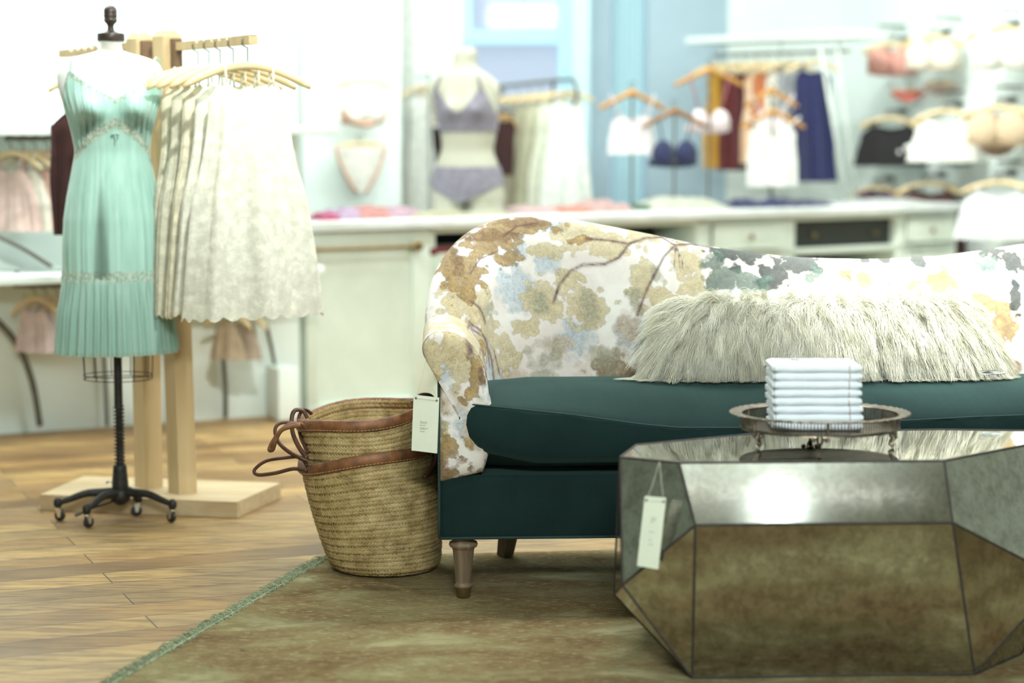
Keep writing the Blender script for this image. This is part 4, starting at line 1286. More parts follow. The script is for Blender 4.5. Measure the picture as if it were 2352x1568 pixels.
for i in range(NT_ + 1):
    u = i / NT_
    r_ = []
    for j in range(NG):
        g = 2 * math.pi * j / NG
        zt = neckz(g)
        z = zt + (zlo - zt) * (u ** 1.0)
        d = fdiff(g)
        x, y = FB.local(g, max(z, .76), .004)
        hw, cxx = dr_hw(z)
        k = 0
        if z < 1.17: k = min(1, (1.17 - z) / .12)
        if k > 0:
            b_hw, b_hd, _, _ = FB.sec(max(z, .80))
            x2 = math.copysign(abs(math.cos(g)) ** .92, math.cos(g)) * hw; y2 = math.copysign(abs(math.sin(g)) ** .92, math.sin(g)) * (hw * .80)
            x, y = x * (1 - k) + x2 * k, y * (1 - k) + y2 * k
        pf = min(1, max(0, (1.20 - z) / .5)) * .8
        pl_ = (.0042 * math.sin(g * 23 + 1.3 * math.sin(g * 5)) + .0030 * math.sin(g * 41 + 2 * math.sin(g * 3))) * pf
        pl_ *= .35 + 1.1 * abs(mnoise.noise(Vector((g * 2.2, z * 3, 7)))) * 1.6
        # long soft fold at the front-left
        pl_ += -.012 * math.exp(-((d + .28) / .13) ** 2) * min(1, max(0, (1.14 - z) / .25)) * (1 if z > fz(640) else .4)
        pl_ += .006 * math.exp(-((d + .02) / .12) ** 2) * min(1, max(0, (1.16 - z) / .2))
        if z < fz(640):
            q = min(1, (fz(640) - z) / .10)
            pl_ += (.0085 * math.sin(g * 44 + 1.2 * math.sin(7 * g)) + .003 * math.sin(g * 90)) * q
        elif z < fz(618): pl_ += .0016 * math.sin(g * 60)
        # gathers of the cups
        uz = underz(g)
        if z > uz and abs(d + DO) < 1.35:
            pl_ += .0016 * math.sin((abs(d + DO) * 30 + (z - uz) * 30)) + .001 * math.sin((abs(d + DO) * 67 + (z - uz) * 50))
        rr_ = math.hypot(x, y)
        x *= 1 + pl_ / rr_; y *= 1 + pl_ / rr_
        c, n = math.cos(FB.rot), math.sin(FB.rot)
        p = FB.pos + Vector((x * c - y * n, x * n + y * c, z))
        r_.append(p)
        lz = 0.0
        if abs(z - uz + .006) < .016: lz = 1
        if z > zt - .020 and abs(d + DO) < 1.3: lz = max(lz, .85)
        if fz(640) < z < fz(617): lz = max(lz, .8)
        if z < zlo + .012: lz = max(lz, .4)
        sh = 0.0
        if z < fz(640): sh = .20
        if z > uz + .008 and abs(d + DO) < 1.25: sh = max(sh, 1.0 * math.exp(-((z - uz - .026) / .036) ** 2) * math.exp(-((abs(d + DO) - .62) / .36) ** 2) * (.68 + .32 * math.sin(abs(d + DO) * 30 + (z - uz) * 30)))  # shade under each cup put into the colour, streaked by the gathers
        if fz(632) < z < 1.1 and -.42 < d < -.16 + .05: sh = max(sh, .75 * min(1, (1.1 - z) / .15) * math.exp(-((d + .29) / (.05 + .10 * min(1, (1.1 - z) / .3))) ** 4))  # dark overlap gap painted into the fabric colour
        lace.append(lz); sheer_shade.append(sh)
    rws.append(r_)
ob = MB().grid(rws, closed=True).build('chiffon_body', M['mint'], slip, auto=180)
for nm, arr in (('lace', lace), ('sheer_shade', sheer_shade)):
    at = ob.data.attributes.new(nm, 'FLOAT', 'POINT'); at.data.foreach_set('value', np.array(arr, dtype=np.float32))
def top_at(dd):
    g = GF + dd; z = neckz(g); return FB.pt(g, z, .004)
for dd, sx in ((-DO - .86, -1), (-DO + .86, 1)):
    a = top_at(dd)
    gs = GF + dd
    pts_ = [a + Vector((0, 0, -.006))]
    for z in (1.43, 1.445, 1.452):
        best = None
        # follow the shoulder surface upward at roughly constant x
        xx = (a.x - FB.pos.x)
        for g in np.linspace(math.pi, 2 * math.pi, 80):
            p = FB.pt(g, z, .003)
            if best is None or abs(p.x - FB.pos.x - xx * (1 - (z - 1.42) * 1.2)) < best[0]: best = (abs(p.x - FB.pos.x - xx * (1 - (z - 1.42) * 1.2)), p)
        pts_.append(best[1])
    top_ = pts_[-1].copy(); pts_.append(top_ + Vector((0, .05, .012))); pts_.append(top_ + Vector((0, .11, -.02))); pts_.append(FB.pt(math.pi - (GF + dd - math.pi) if False else (math.pi * .5 - dd * .8), 1.36, .004))
    MB().tube([Vector(p) for p in smoothpts(pts_, 26)], .0028, 6).build('strap', M['mint'], slip, auto=180)
tb = FB.pt(GF - .16 - DO + .14, 1.225, .012)
bow = MB().tube([tb + Vector((-.012, 0, -.004)), tb + Vector((-.005, -.004, .004)), tb, tb + Vector((.006, -.004, .005)), tb + Vector((.013, 0, -.003))], [.002, .005, .0025, .005, .002], 8)
bow.tube([tb, tb + Vector((.002, -.003, -.012)), tb + Vector((.003, -.001, -.022))], .002, 6)
bow.build('bow', M['mint'], slip, auto=180)

# ================================================================== HANGERS AND HUNG CLOTHES
HW = .205
def hanger(name, label, c, d, mat, style='arc', hw=HW, hook=.10, drop=.065, group=None, cat='hanger', hookmat='rail_metal', r=.0085):
    """c: crown of the hanger under the hook; d: unit vector along the hanger"""
    c, d = Vector(c), Vector(d).normalized()
    th = thing(name, label, cat, c, 0, group)
    pts_ = []
    for u in np.linspace(-1, 1, 21):
        if style == 'arc': z = -drop * abs(u) ** 1.8
        else: z = -drop * abs(u) ** 1.08 * (1.0)
        pts_.append(c + d * (hw * u) + Vector((0, 0, z)))
    n_ = 21
    rad = [r * (.55 + .45 * min(1, (1 - abs(u)) * 6)) * (1.35 if (style == 'peak' and abs(u) < .12) else 1) for u in np.linspace(-1, 1, n_)]
    MB().tube(pts_, rad, 8, flat=1.35, up=(0, 0, 1)).build('hanger_bar', M[mat], th, auto=180)
    dn = Vector((-d.y, d.x, 0))
    hk = [c + Vector((0, 0, .004)), c + Vector((0, 0, hook * .55))]
    cc = c + Vector((0, 0, hook * .82)) + dn * 0
    for a in np.linspace(-math.pi * .5, math.pi * .95, 12):
        hk.append(cc + d * (.018 * math.cos(a)) * -1 + Vector((0, 0, .018 * math.sin(a))) if a > -1 else c + Vector((0, 0, hook * .62)))
    MB().tube(hk, .0020, 6).build('hook', M[hookmat], th, auto=180)
    return th

def gown(name, label, c, d, mat, w0=.15, w1=.26, L=.85, dep=.05, drop=.14, k=9, amp=.012, vneck=.05, strap=None, group=None, cat='dress', scal=0.0, strapmat=None, seed=0, dep1=None, tilt=0.0):
    """garment hanging from a hanger whose crown is c; straps of length drop"""
    c, d = Vector(c), Vector(d).normalized(); n = Vector((d.y, -d.x, 0))
    if n.y > 0: n = -n
    dep1 = dep1 or dep
    th = thing(name, label, cat, c - Vector((0, 0, drop + L)), 0, group)
    z0 = -drop
    NGc = 96; rows = []
    rs = random.Random(seed)
    ph = [rs.uniform(0, 6.28) for _ in range(4)]
    for i in range(27):
        u = i / 26
        r_ = []
        for j in range(NGc):
            g = 2 * math.pi * j / NGc
            cx_, sy_ = math.cos(g), math.sin(g)
            zt = z0 - vneck * max(0, 1 - abs(cx_) / .62) if sy_ > 0 else z0 - vneck * .4 * max(0, 1 - abs(cx_) / .7)
            if abs(cx_) > .62: zt -= (abs(cx_) - .62) / .38 * .05
            zb_ = -drop - L - scal * abs(math.sin(g * 11 + ph[0]))
            z = zt + (zb_ - zt) * u
            w = w0 + (w1 - w0) * (u ** .9) - .012 * math.sin(math.pi * min(1, u * 2.2)) * (1 if L > .5 else .3)
            dd = (dep + (dep1 - dep) * u)
            f = 1 + (amp * math.sin(k * g + ph[1] + .8 * math.sin(3 * g)) + amp * .5 * math.sin(2.3 * k * g + ph[2])) * min(1, u * 1.6 + .1) / max(dd, .03)
            irr = 1 + .5 * mnoise.noise(Vector((g * 1.6 + seed * 3.1, u * 1.5, seed))) * min(1, u * 2) * (amp / .012)
            f = 1 + (f - 1) * irr + (irr - 1) * .55
            x = w * cx_ * (1 + (f - 1) * .25) + tilt * u; y = dd * math.copysign(abs(sy_) ** .8, sy_) * f
            r_.append(c + d * x + n * y + Vector((0, 0, z)))
        rows.append(r_)
    MB().grid(rows, closed=True).build('garment_body', mat, th, auto=180)
    for s_ in (-1, 1):
        xx = w0 * .60 * s_
        hx = strap if strap is not None else min(.115, w0 * .62)
        top = -.065 * abs(hx / HW) ** 1.8 + .010
        for fb in (1, -1):
            a = c + d * xx + n * (dep * .75 * fb) + Vector((0, 0, z0 - .012))
            b = c + d * (hx * s_) + n * (.011 * fb) + Vector((0, 0, top - .006))
            MB().tube([a, a.lerp(b, .5), b, c + d * (hx * s_) + Vector((0, 0, top + .004))], .0035, 6).build('strap', strapmat or mat, th, auto=180)
    return th

def bra(name, label, c, d, mat, w=.15, cup=.062, drop=.16, strapmat=None, band=None, group=None, cat='bra', spread=.5, hx=.12):
    c, d = Vector(c), Vector(d).normalized(); n = Vector((d.y, -d.x, 0))
    if n.y > 0: n = -n
    th = thing(name, label, cat, c - Vector((0, 0, drop + cup)), 0, group)
    for s_ in (-1, 1):
        cc = c + d * (w * spread * s_) - Vector((0, 0, drop))
        rows = []
        for i in range(9):
            a = math.pi / 2 * i / 8
            r_ = []
            for j in range(24):
                g = 2 * math.pi * j / 24
                rr = cup * math.sin(a) * (1 + .30 * max(0, math.sin(g)) ** 2 * (1 - .4 * abs(math.cos(g))))
                r_.append(cc + d * (rr * math.cos(g)) + Vector((0, 0, rr * math.sin(g))) + n * (.045 * math.cos(a) + .003 * math.sin(g * 9) * math.sin(a)))
            rows.append(r_)
        MB().grid(rows, closed=True).build('cup', mat, th, auto=180)
    bd = []
    for u in np.linspace(-1, 1, 25):
        x = w * 1.05 * u
        bd.append(c + d * x + n * (-.012 - .01 * abs(u)) - Vector((0, 0, drop + cup * .78 - .012 * abs(u) ** 2)))
    MB().grid([[p + Vector((0, 0, .016)) for p in bd], [p + n * .005 for p in bd], [p - Vector((0, 0, .014 + .003 * math.sin(q * 2.1))) for q, p in enumerate(bd)]]).build('band', band or mat, th, auto=180)
    for s_ in (-1, 1):
        a = c + d * (w * spread * 1.05 * s_) - Vector((0, 0, drop - cup * 1.2)) + n * .002
        b = c + d * (hx * s_) + Vector((0, 0, -.065 * (hx / HW) ** 1.8 + .009))
        MB().tube([a, a.lerp(b, .5) + n * .003, b], .0042, 6).build('strap', strapmat or mat, th, auto=180)
    return th

# ================================================================== GARMENT RACK (oak)
rk = thing('garment_rack', 'pale oak garment rack with two posts and notched arms behind the dress form', 'garment rack', (-1.12, 6.5, 0))
zbd = .052
b0, b1 = F(93, 1172), F(545, 1190)
ub_ = (b1 - b0).normalized(); vb = Vector((-ub_.y, ub_.x, 0))
q2 = b1 + vb * .36 + ub_ * .03; q3 = b0 + vb * .36
bot_ = [b0, b1, q2, q3]
for p in bot_: p.z = .001
MB().poly(bot_, zbd, (0, 0, 1)).build('base_board', M['oak_board'], rk, smooth=False)
def post(pxb, pyb, pxt, pyt, yb, yt, rz=R(40), h=.034):
    b_ = P(pxb, pyb, yb); b_.z = zbd; t_ = P(pxt, pyt, yt)
    V = []
    for c_, zt_, hh in ((b_, 0, h), (t_, -.02, h), (t_, 0, h * .66)):
        for a, c in ((-1, -1), (1, -1), (1, 1), (-1, 1)):
            V.append(c_ + Vector(((a * math.cos(rz) - c * math.sin(rz)) * hh, (a * math.sin(rz) + c * math.cos(rz)) * hh, zt_)))
    Fc = [(3, 2, 1, 0), (8, 9, 10, 11)]
    for L0 in (0, 4):
        for j in range(4): Fc.append((L0 + j, L0 + (j + 1) % 4, L0 + 4 + (j + 1) % 4, L0 + 4 + j))
    MB().add(V, Fc).build('post', M['oak'], rk, smooth=False)
    return t_
post(342, 1128, 322, 76, 6.60, 6.60)
post(420, 1140, 383, 70, 6.50, 6.50)
def rack_arm(a, b, sgn):
    dd = (b - a); L_ = dd.length; u = dd / L_
    up = Vector((0, 0, 1)); nn = u.cross(up)
    h0, hw_ = .026, .015
    prof = [(0, h0 / 2)]
    x = L_ * .34
    while x < L_ * .80:
        prof += [(x, h0 / 2), (x + .012, h0 / 2 - .009), (x + .020, h0 / 2 - .009), (x + .036, h0 / 2)]
        x += .052
    prof += [(L_, h0 / 2), (L_, -h0 / 2), (0, -h0 / 2)]
    pts_ = [a + u * x_ + Vector((0, 0, z_)) - nn * hw_ for x_, z_ in prof]
    arm = MB().poly(pts_, hw_ * 2, nn).build('notched_arm', M['oak'], rk, smooth=False)
    MB().poly([a + u * x_ + Vector((0, 0, z_ + .0012)) - nn * .010 for x_, z_ in prof[:-2]] + [a + u * x_ + Vector((0, 0, z_ - .0016)) - nn * .010 for x_, z_ in prof[:-2]][::-1], .020, nn).build('metal_strip', M['chrome'], arm, smooth=False, label='bright metal strip along the notches')
    return u, L_
aR0, aR1 = P(398, 108, 6.50), P(582, 91, 6.05)
uA, LA = rack_arm(aR0, aR1, 1)
aL0, aL1 = P(322, 104, 6.60), P(143, 124, 7.05)
uB, LB = rack_arm(aL0, aL1, -1)
brk = simple('brown_bracket', (.16, .10, .06), .5)
MB().box(P(336, 112, 6.58), (.05, .03, .05), rz=R(40)).build('bracket', brk, rk, smooth=False)
MB().box(P(404, 122, 6.47), (.03, .03, .09), rz=R(40)).build('bracket', brk, rk, smooth=False)
crossd = Vector((.86, .50, 0)).normalized()
lace_c = [cloth('ivory_lace', (.92, .92, .80), .15, lace=.26), cloth('cream_lace', (.86, .82, .64), .15, lace=.3), cloth('pale_ecru_lace', (.78, .77, .62), .15, lace=.3)]
lab = ['nearest at the open end of the oak rack arm', 'second from the open end of the oak rack arm', 'third from the open end of the oak rack arm', 'fourth from the open end of the oak rack arm', 'closest to the oak post on the right arm']
fr_ = [.93, .76, .60, .46, .32]
for i, f in enumerate(fr_):
    p = aR0.lerp(aR1, f) - Vector((0, 0, .075))
    hanger('clothes_hanger', 'pale wooden hanger, ' + lab[i].replace('nearest at the open end of the oak rack arm', 'at the open end of the right arm of the oak rack'), p, crossd, 'hanger_wood', hook=.085, group='hangers on the oak rack')
    gown('lace_dress', ('ivory' if i in (0, 1) else 'cream') + ' lace camisole dress, ' + lab[i], p, crossd, lace_c[(0, 0, 1, 2, 1)[i]], w0=.125, w1=(.225, .20, .19, .19, .18)[i], L=(.70, .69, .705, .71, .695)[i], dep=.024, dep1=.042 if i else .062, drop=.05, k=7, amp=.008, vneck=.075, scal=.016, group='lace dresses on the oak rack', seed=i)
p = aL0.lerp(aL1, .86) - Vector((-.075, 0, .060))
hanger('clothes_hanger', 'pale wooden hanger holding the maroon dress behind the dress form', p, crossd, 'hanger_wood', hook=.085, drop=.075, hw=.165)
gown('camisole_dress', 'maroon silk camisole dress hanging behind the left side of the dress form', p + Vector((-.005, .0, 0)), crossd, cloth('maroon_silk', (.060, .017, .018), .05), w0=.155, w1=.150, L=.42, dep=.03, dep1=.045, drop=.145, k=11, amp=.007, vneck=.02, cat='dress', strapmat=cloth('grey_lace', (.35, .33, .38), .1, lace=.5), strap=.125)

# ================================================================== LEFT DISPLAY WALL
def WLp(px, py, off=0.0):
    """point on the left wall (moved off it towards the room)"""
    a = WL0 + nW * off
    return on_plane(px, py, a, a + dW, a + Vector((0, 0, 1)))
def wall_shelf(name, label, px0, px1, py, depth, th_, rail=None):
    a, b = WLp(px0, py, .0), WLp(px1, py, .0)
    z = (a.z + b.z) / 2
    mid = (a + b) / 2
    L_ = (b - a).length
    t_ = thing(name, label, 'shelf', (mid.x, mid.y, z))
    MB().box((mid.x + nW.x * depth / 2, mid.y + nW.y * depth / 2, z - th_ / 2), (L_, depth - .004, th_), rz=aW, bev=.003).build('shelf_board', M['white_paint'], t_)
    return t_, z
s1, z1 = wall_shelf('wall_shelf', 'long white shelf high on the left wall, level with the slip dress cups', -260, 704, 290, .36, .035)
s2, z2 = wall_shelf('wall_shelf', 'long white shelf low on the left wall, level with the slip dress hem', -260, 666, 612, .40, .034)
def wall_rail(label, px0, px1, py, off):
    a, b = WLp(px0, py, off), WLp(px1, py, off)
    t_ = thing('hanging_rail', label, 'rail', (a + b) / 2)
    MB().tube([a, b], .008, 8).build('bar', M['rail_metal'], t_)
    for p in (a.lerp(b, .08), a.lerp(b, .92)):
        MB().tube([p + Vector((0, 0, .06)), p], .007, 8).build('bracket', M['rail_metal'], t_)
    for k in range(9):
        q = a.lerp(b, (k + .5) / 9)
    return a, b
ra, rb = wall_rail('dark rail under the high white shelf at the left edge', 10, 128, 318, .20)
rc, rd = wall_rail('dark rail under the low white shelf at the left edge', 30, 148, 656, .22)
re, rf = wall_rail('dark rail under the low white shelf beside the oak posts', 480, 600, 690, .22)
wd = (rb - ra).normalized()
cols = [('blush pink', (.78, .60, .55)), ('ivory', (.86, .86, .76)), ('rose', (.74, .48, .42)), ('white', (.88, .92, .88))]
cross2 = (wd + nW * 1.1).normalized()
for k in range(4):
    p = ra.lerp(rb, .12 + .24 * k) - Vector((0, 0, .055))
    hanger('clothes_hanger', 'pale hanger on the rail under the high left shelf, ' + ('first', 'second', 'third', 'fourth')[k] + ' from the left', p, cross2, 'hanger_wood', hook=.06, hw=.14, group='hangers on the high left rail')
    gown('camisole', cols[k][0] + ' camisole under the high white shelf at the left edge', p, cross2, cloth('left_' + cols[k][0], cols[k][1], .2), w0=.09, w1=.13, L=.25, dep=.02, dep1=.035, drop=.06, k=8, amp=.006, vneck=.03, group='camisoles under the high left shelf', cat='camisole', seed=20 + k)
for k in range(3):
    p = rc.lerp(rd, .42 + .22 * k) - Vector((0, 0, .05))
    hanger('clothes_hanger', 'pale hanger on the rail under the low left shelf, ' + ('first', 'second', 'third')[k] + ' from the left', p, cross2, 'hanger_wood', hook=.055, hw=.11, group='hangers on the low left rail')
    gown('camisole', ('pale pink', 'white and pink', 'coral pink')[k] + ' camisole under the low white shelf, left of the form', p, cross2, cloth('low_' + str(k), ((.80, .66, .66), (.84, .78, .76), (.72, .42, .38))[k], .2), w0=.075, w1=.095, L=.17, dep=.02, dep1=.03, drop=.045, k=7, amp=.006, vneck=.02, group='camisoles under the low left shelf', cat='camisole', seed=30 + k)
for k in range(2):
    p = re.lerp(rf, .35 + .3 * k) - Vector((0, 0, .05))
    hanger('clothes_hanger', 'pale hanger below the lace dresses, ' + ('left', 'right')[k] + ' one of the two', p, cross2, 'hanger_wood', hook=.055, hw=.11, group='hangers behind the oak rack')
    gown('camisole', ('tan', 'light brown')[k] + ' camisole on the low wall seen below the lace dresses', p, cross2, cloth('tan_' + str(k), ((.52, .42, .30), (.46, .38, .30))[k], .2), w0=.06, w1=.08, L=.15, dep=.02, dep1=.03, drop=.045, k=7, amp=.006, vneck=.02, group='camisoles behind the oak rack', cat='camisole', seed=40 + k)
# curved tubes standing in for shadow lines and cables on the wall
def shadow_cable(label, pp, off=.05, r=.011, mat='rail_metal'):
    q = [WLp(a, b, off) for a, b in pp]
    if q[-1].z < .03: q[-1].z = .012
    MB().tube([Vector(p) for p in smoothpts(q, 24)], r, 8).build('wall_shadow_cable', M[mat], label=label, cat='shadow_cable', auto=180)
shadow_cable('dark curved line of shadow and cable bowing down the left wall to the floor', [(-60, 690), (0, 742), (45, 800), (75, 880), (92, 977)], .07, .013)
shadow_cable('pale grey curved line of shadow and cable above the low shelf at the left edge', [(-60, 520), (0, 545), (60, 575), (118, 612)], .42, .008, 'rail_metal')
shadow_cable('grey line of shadow and cable standing on the low left wall just left of the iron pole', [(228, 700), (238, 800), (243, 900), (246, 972)], .05, .008)
shadow_cable('grey line of shadow and cable standing on the low wall between the oak posts', [(372, 700), (380, 800), (385, 900), (386, 966)], .05, .008)
shadow_cable('grey line of shadow and cable standing on the low wall right of the oak posts', [(500, 745), (512, 820), (518, 900), (518, 957)], .05, .010)
shadow_cable('thin grey line of shadow and cable leaning on the low wall near the counter', [(612, 745), (628, 820), (640, 900), (652, 952)], .05, .008)
pb = WLp(650, 948, .10); 
MB().box((pb.x, pb.y - .02, .115), (.09, .16, .225), rz=aW, bev=.004).build('display_plinth', M['white_paint'], label='white display plinth on the floor beside the counter end', cat='plinth')
# ================================================================== COUNTER
CA, CB = P(700, 523, 8.75), P(2200, 489, 11.0)
HC = (CA.z + CB.z) / 2
uc = Vector((CB.x - CA.x, CB.y - CA.y, 0)); LC = uc.length; uc.normalize(); ac = math.atan2(uc.y, uc.x)
nc2 = Vector((uc.y, -uc.x, 0))
if nc2.y > 0: nc2 = -nc2
HC = .835
C0 = F(672, 946); C0 = Vector((CA.x - uc.x * .02, CA.y, 0))
def cpt(s_, o, z): return Vector((CA.x, CA.y, 0)) + uc * s_ + nc2 * o + Vector((0, 0, z))
def c_s(px, z=.7, o=0.0):
    """distance along the counter front where a photo column falls"""
    a = cpt(0, o, z); b = cpt(LC, o, z)
    u_ = (px - 1176) / FPX
    # x = u * y / cos-ish ; solve x - k*y = 0 using the ray at the horizon height
    lo, hi = -1.0, LC + 2
    for _ in range(40):
        m = (lo + hi) / 2; p = a + uc * m
        dpt = (p - Vector((0, 0, CH))); yc = dpt.y * cP - dpt.z * sP
        if p.x / yc < u_: lo = m
        else: hi = m
    return lo
def c_z(py, s_, o=0.0):
    p = cpt(s_, o, 0); return P(1176, py, p.y).z
cab = thing('display_counter', 'long sage white display counter with drawers and open bays', 'counter', cpt(LC / 2, 0, 0), ac)
s_a, s_b, s_c, s_d = c_s(700), c_s(985), c_s(1600), c_s(2192)
DP = .62
def cb(s0, s1, z0, z1, o0, o1, name, mat, par=cab, bev=0.0, label=None):
    """box in counter coordinates; o measured towards the viewer"""
    return MB().box(cpt((s0 + s1) / 2, (o0 + o1) / 2, (z0 + z1) / 2), (s1 - s0, abs(o1 - o0), z1 - z0), rz=ac, bev=bev).build(name, M[mat] if isinstance(mat, str) else mat, par, smooth=bev > 0, label=label)
cb(s_a, s_b, .0, HC - .05, -DP, -.01, 'end_cabinet', 'cabinet')
# face frame of the end section with a recessed panel
fr2 = MB()
for (x0_, x1_, z0_, z1_) in ((s_a, s_b, HC - .115, HC - .05), (s_a, s_b, .0, .025), (s_a, s_a + .05, .025, HC - .115), (s_b - .09, s_b, .025, HC - .115)):
    fr2.box(cpt((x0_ + x1_) / 2, .0, (z0_ + z1_) / 2), (x1_ - x0_, .025, z1_ - z0_), rz=ac, bev=.003)
fr2.build('panel_frame', M['cabinet'], cab)
# drawer section carcass
top_z, dz0 = HC - .05, .0
cb(s_b, s_d, .0, .08, -DP, -.01, 'plinth', 'cabinet')
cb(s_b, s_d, .08, HC - .05, -DP, -DP + .02, 'back_panel', 'void')
def zz(py, px): return c_z(py, c_s(px))
div = [985, 1035 + 200, 1640, 1805, 2075, 2190]
stiles = [(985, 1000), (1600, 1632), (1795, 1826), (2060, 2080), (2182, 2196), (1290, 1320)]
for a, b in stiles:
    cb(c_s(a), c_s(b), .08, HC - .05, -DP + .02, .0, 'stile', 'cabinet', bev=.002)
cb(s_b, s_d, HC - .07, HC - .045, -DP, .0, 'top_rail', 'cabinet', bev=.002)
for a, b in ((1000, 1600),):
    cb(c_s(a), c_s(b), HC - .215, HC - .19, -DP + .02, -.0, 'shelf', 'cabinet')
cb(c_s(1600), s_d, HC - .245, HC - .215, -DP + .02, .0, 'shelf', 'cabinet', bev=.002)
cb(c_s(1600), s_d, HC - .48, HC - .45, -DP + .02, .0, 'shelf', 'cabinet', bev=.002)
def drawer(px0, px1, z0, z1, knob=True, pull_out=0.0, par=cab):
    s0, s1 = c_s(px0), c_s(px1)
    d_ = MB()
    d_.box(cpt((s0 + s1) / 2, .006 + pull_out, (z0 + z1) / 2), (s1 - s0, .022, z1 - z0), rz=ac, bev=.003)
    for (a_, b_, c_, e_) in ((s0, s1, z1 - .014, z1), (s0, s1, z0, z0 + .014), (s0, s0 + .014, z0, z1), (s1 - .014, s1, z0, z1)):
        d_.box(cpt((a_ + b_) / 2, .019 + pull_out, (c_ + e_) / 2), (b_ - a_, .008, e_ - c_), rz=ac)
    o = d_.build('drawer', M['cabinet'], par)
    if knob:
        kp = cpt((s0 + s1) / 2, .020 + pull_out, (z0 + z1) / 2)
        MB().lathe([(.004, 0), (.005, .010), (.012, .016), (.0145, .022), (.012, .029), (.004, .032)], kp, 16, axis=nc2).build('knob', M['brass'], o)
drawer(1000, 1240, HC - .29, HC - .14 - .02, knob=False)
drawer(1636, 1793, HC - .205, HC - .075)
drawer(2082, 2180, HC - .205, HC - .075)
drawer(1000, 1160, HC - .62, HC - .32)
drawer(2082, 2180, HC - .44, HC - .255)
for px in (1880, 2020):
    kp = cpt(c_s(px), -.05, HC - .150)
    MB().lathe([(.004, 0), (.005, .008), (.012, .012), (.0145, .018), (.012, .025), (.004, .028)], kp, 16, axis=nc2).build('knob', M['brass'], cab)
cb(c_s(1826), c_s(2060), HC - .215, HC - .075, -.06, -.052, 'dark_inner_front', 'void', label='dark recessed front')
cb(c_s(1320), c_s(1600), HC - .19, HC - .07, -.35, -.342, 'dark_inner_front', 'void', label='dark recessed front')
# folded red things in the open bay
MB().box(cpt(c_s(1040), -.10, HC - .152), (.26, .22, .035), rz=ac, bev=.012).build('folded_garment', cloth('dark_red_cotton', (.16, .012, .012), .02), label='dark red folded garment in the open bay at the left of the counter', cat='folded garment')
# brass rod
rodz = zz(566, 850)
r0_, r1_ = cpt(s_a - .10, .07, c_z(575, c_s(720), .07)), cpt(c_s(960, .7, .07), .07, c_z(562, c_s(960), .07))
r0_.z = r1_.z = (r0_.z + r1_.z) / 2
rod = thing('towel_rod', 'aged brass rod mounted along the left end of the counter', 'rod', (r0_ + r1_) / 2)
MB().tube([r0_, r1_], .008, 12).build('bar', M['brass'], rod)
MB().lathe([(.018, -.008), (.024, -.003), (.024, .004), (.014, .012), (.011, .07)], r1_, 16, axis=-nc2).lathe([(.003, .0), (.020, .006), (.022, .012), (.018, .018)], r1_ - nc2 * -.0, 16, axis=uc).build('finial', M['brass'], rod)
MB().tube([r0_ + uc * .15, r0_ + uc * .15 - nc2 * .062], .007, 8).build('bracket', M['brass'], rod)
# worktop
wt = MB().box(cpt(LC / 2 - .02, -DP / 2 + .02, HC - .022), (LC + .04, DP + .06, .044), rz=ac, bev=.006)
wt.build('marble_worktop', M['marble'], label='pale marble worktop running along the top of the counter', cat='worktop')
# low shelf unit end beside the counter
e0 = cpt(LC + .11, -.16, 0)
MB().box((e0.x, e0.y, .52), (.17, .30, .03), rz=ac, bev=.004).box((e0.x, e0.y, .255), (.14, .26, .50), rz=ac).build('side_unit', M['cabinet'], label='low sage white side unit at the right end of the counter', cat='cabinet')

# ------------------------------------------------------------------ things lying on the counter
def heap(name, label, px0, px1, py, hgt, colr, cat='folded lingerie', dep=.14, o=-.20, group=None, seed=1, z=HC):
    s0, s1 = c_s(px0, HC, o), c_s(px1, HC, o); hgt *= 1.7
    rs = random.Random(seed)
    nx_, ny_ = 26, 14
    rows = []
    for i in range(ny_ + 1):
        v_ = i / ny_ * 2 - 1
        r_ = []
        for j in range(nx_ + 1):
            u = j / nx_ * 2 - 1
            e = max(0, 1 - abs(u) ** 3) * max(0, 1 - abs(v_) ** 2.5)
            h = hgt * (e ** .5) * (.65 + .35 * mnoise.noise(Vector((u * 3.2 + seed, v_ * 2, seed)))) + .004 * mnoise.noise(Vector((u * 11, v_ * 8, seed))) * e
            wob = 1 + .12 * mnoise.noise(Vector((v_ * 2, seed, 0)))
            p = cpt((s0 + s1) / 2 + (s1 - s0) / 2 * u * wob, o + dep * v_ * (1 + .2 * mnoise.noise(Vector((u * 2, seed, 5)))), z + .0015 + max(0, h))
            r_.append(p)
        rows.append(r_)
    m_ = MB().grid(rows)
    m_.grid([[Vector((p.x, p.y, z + .001)) for p in r_] for r_ in rows][::-1])
    return m_.build(name, colr, label=label, cat=cat, group=group, auto=180)
heap('folded_lingerie', 'magenta pink folded piece at the left tip of the counter', 722, 768, 500, .028, cloth('magenta_silk', (0.446, 0.074, 0.161), .1), seed=1, o=-.12, dep=.07)
heap('folded_lingerie', 'lilac folded piece on the counter beside the magenta one', 752, 830, 500, .038, cloth('lilac_silk', (0.446, 0.322, 0.459), .2), seed=2, o=-.22)
heap('folded_lingerie', 'coral pink folded piece on the counter left of the torso', 795, 885, 500, .045, cloth('coral_silk', (0.484, 0.223, 0.211), .2), seed=3, o=-.20)
heap('folded_lingerie', 'pink and lilac lace piece on the counter nearer the torso', 862, 950, 495, .040, cloth('pink_lilac_lace', (0.496, 0.335, 0.409), .2, lace=.3), seed=4, o=-.20)
heap('folded_lingerie', 'yellow ivory folded lace in front of the cream torso', 930, 1075, 492, .022, cloth('yellow_ivory_lace', (0.496, 0.471, 0.322), .2, lace=.3), seed=5, o=-.10, dep=.08)
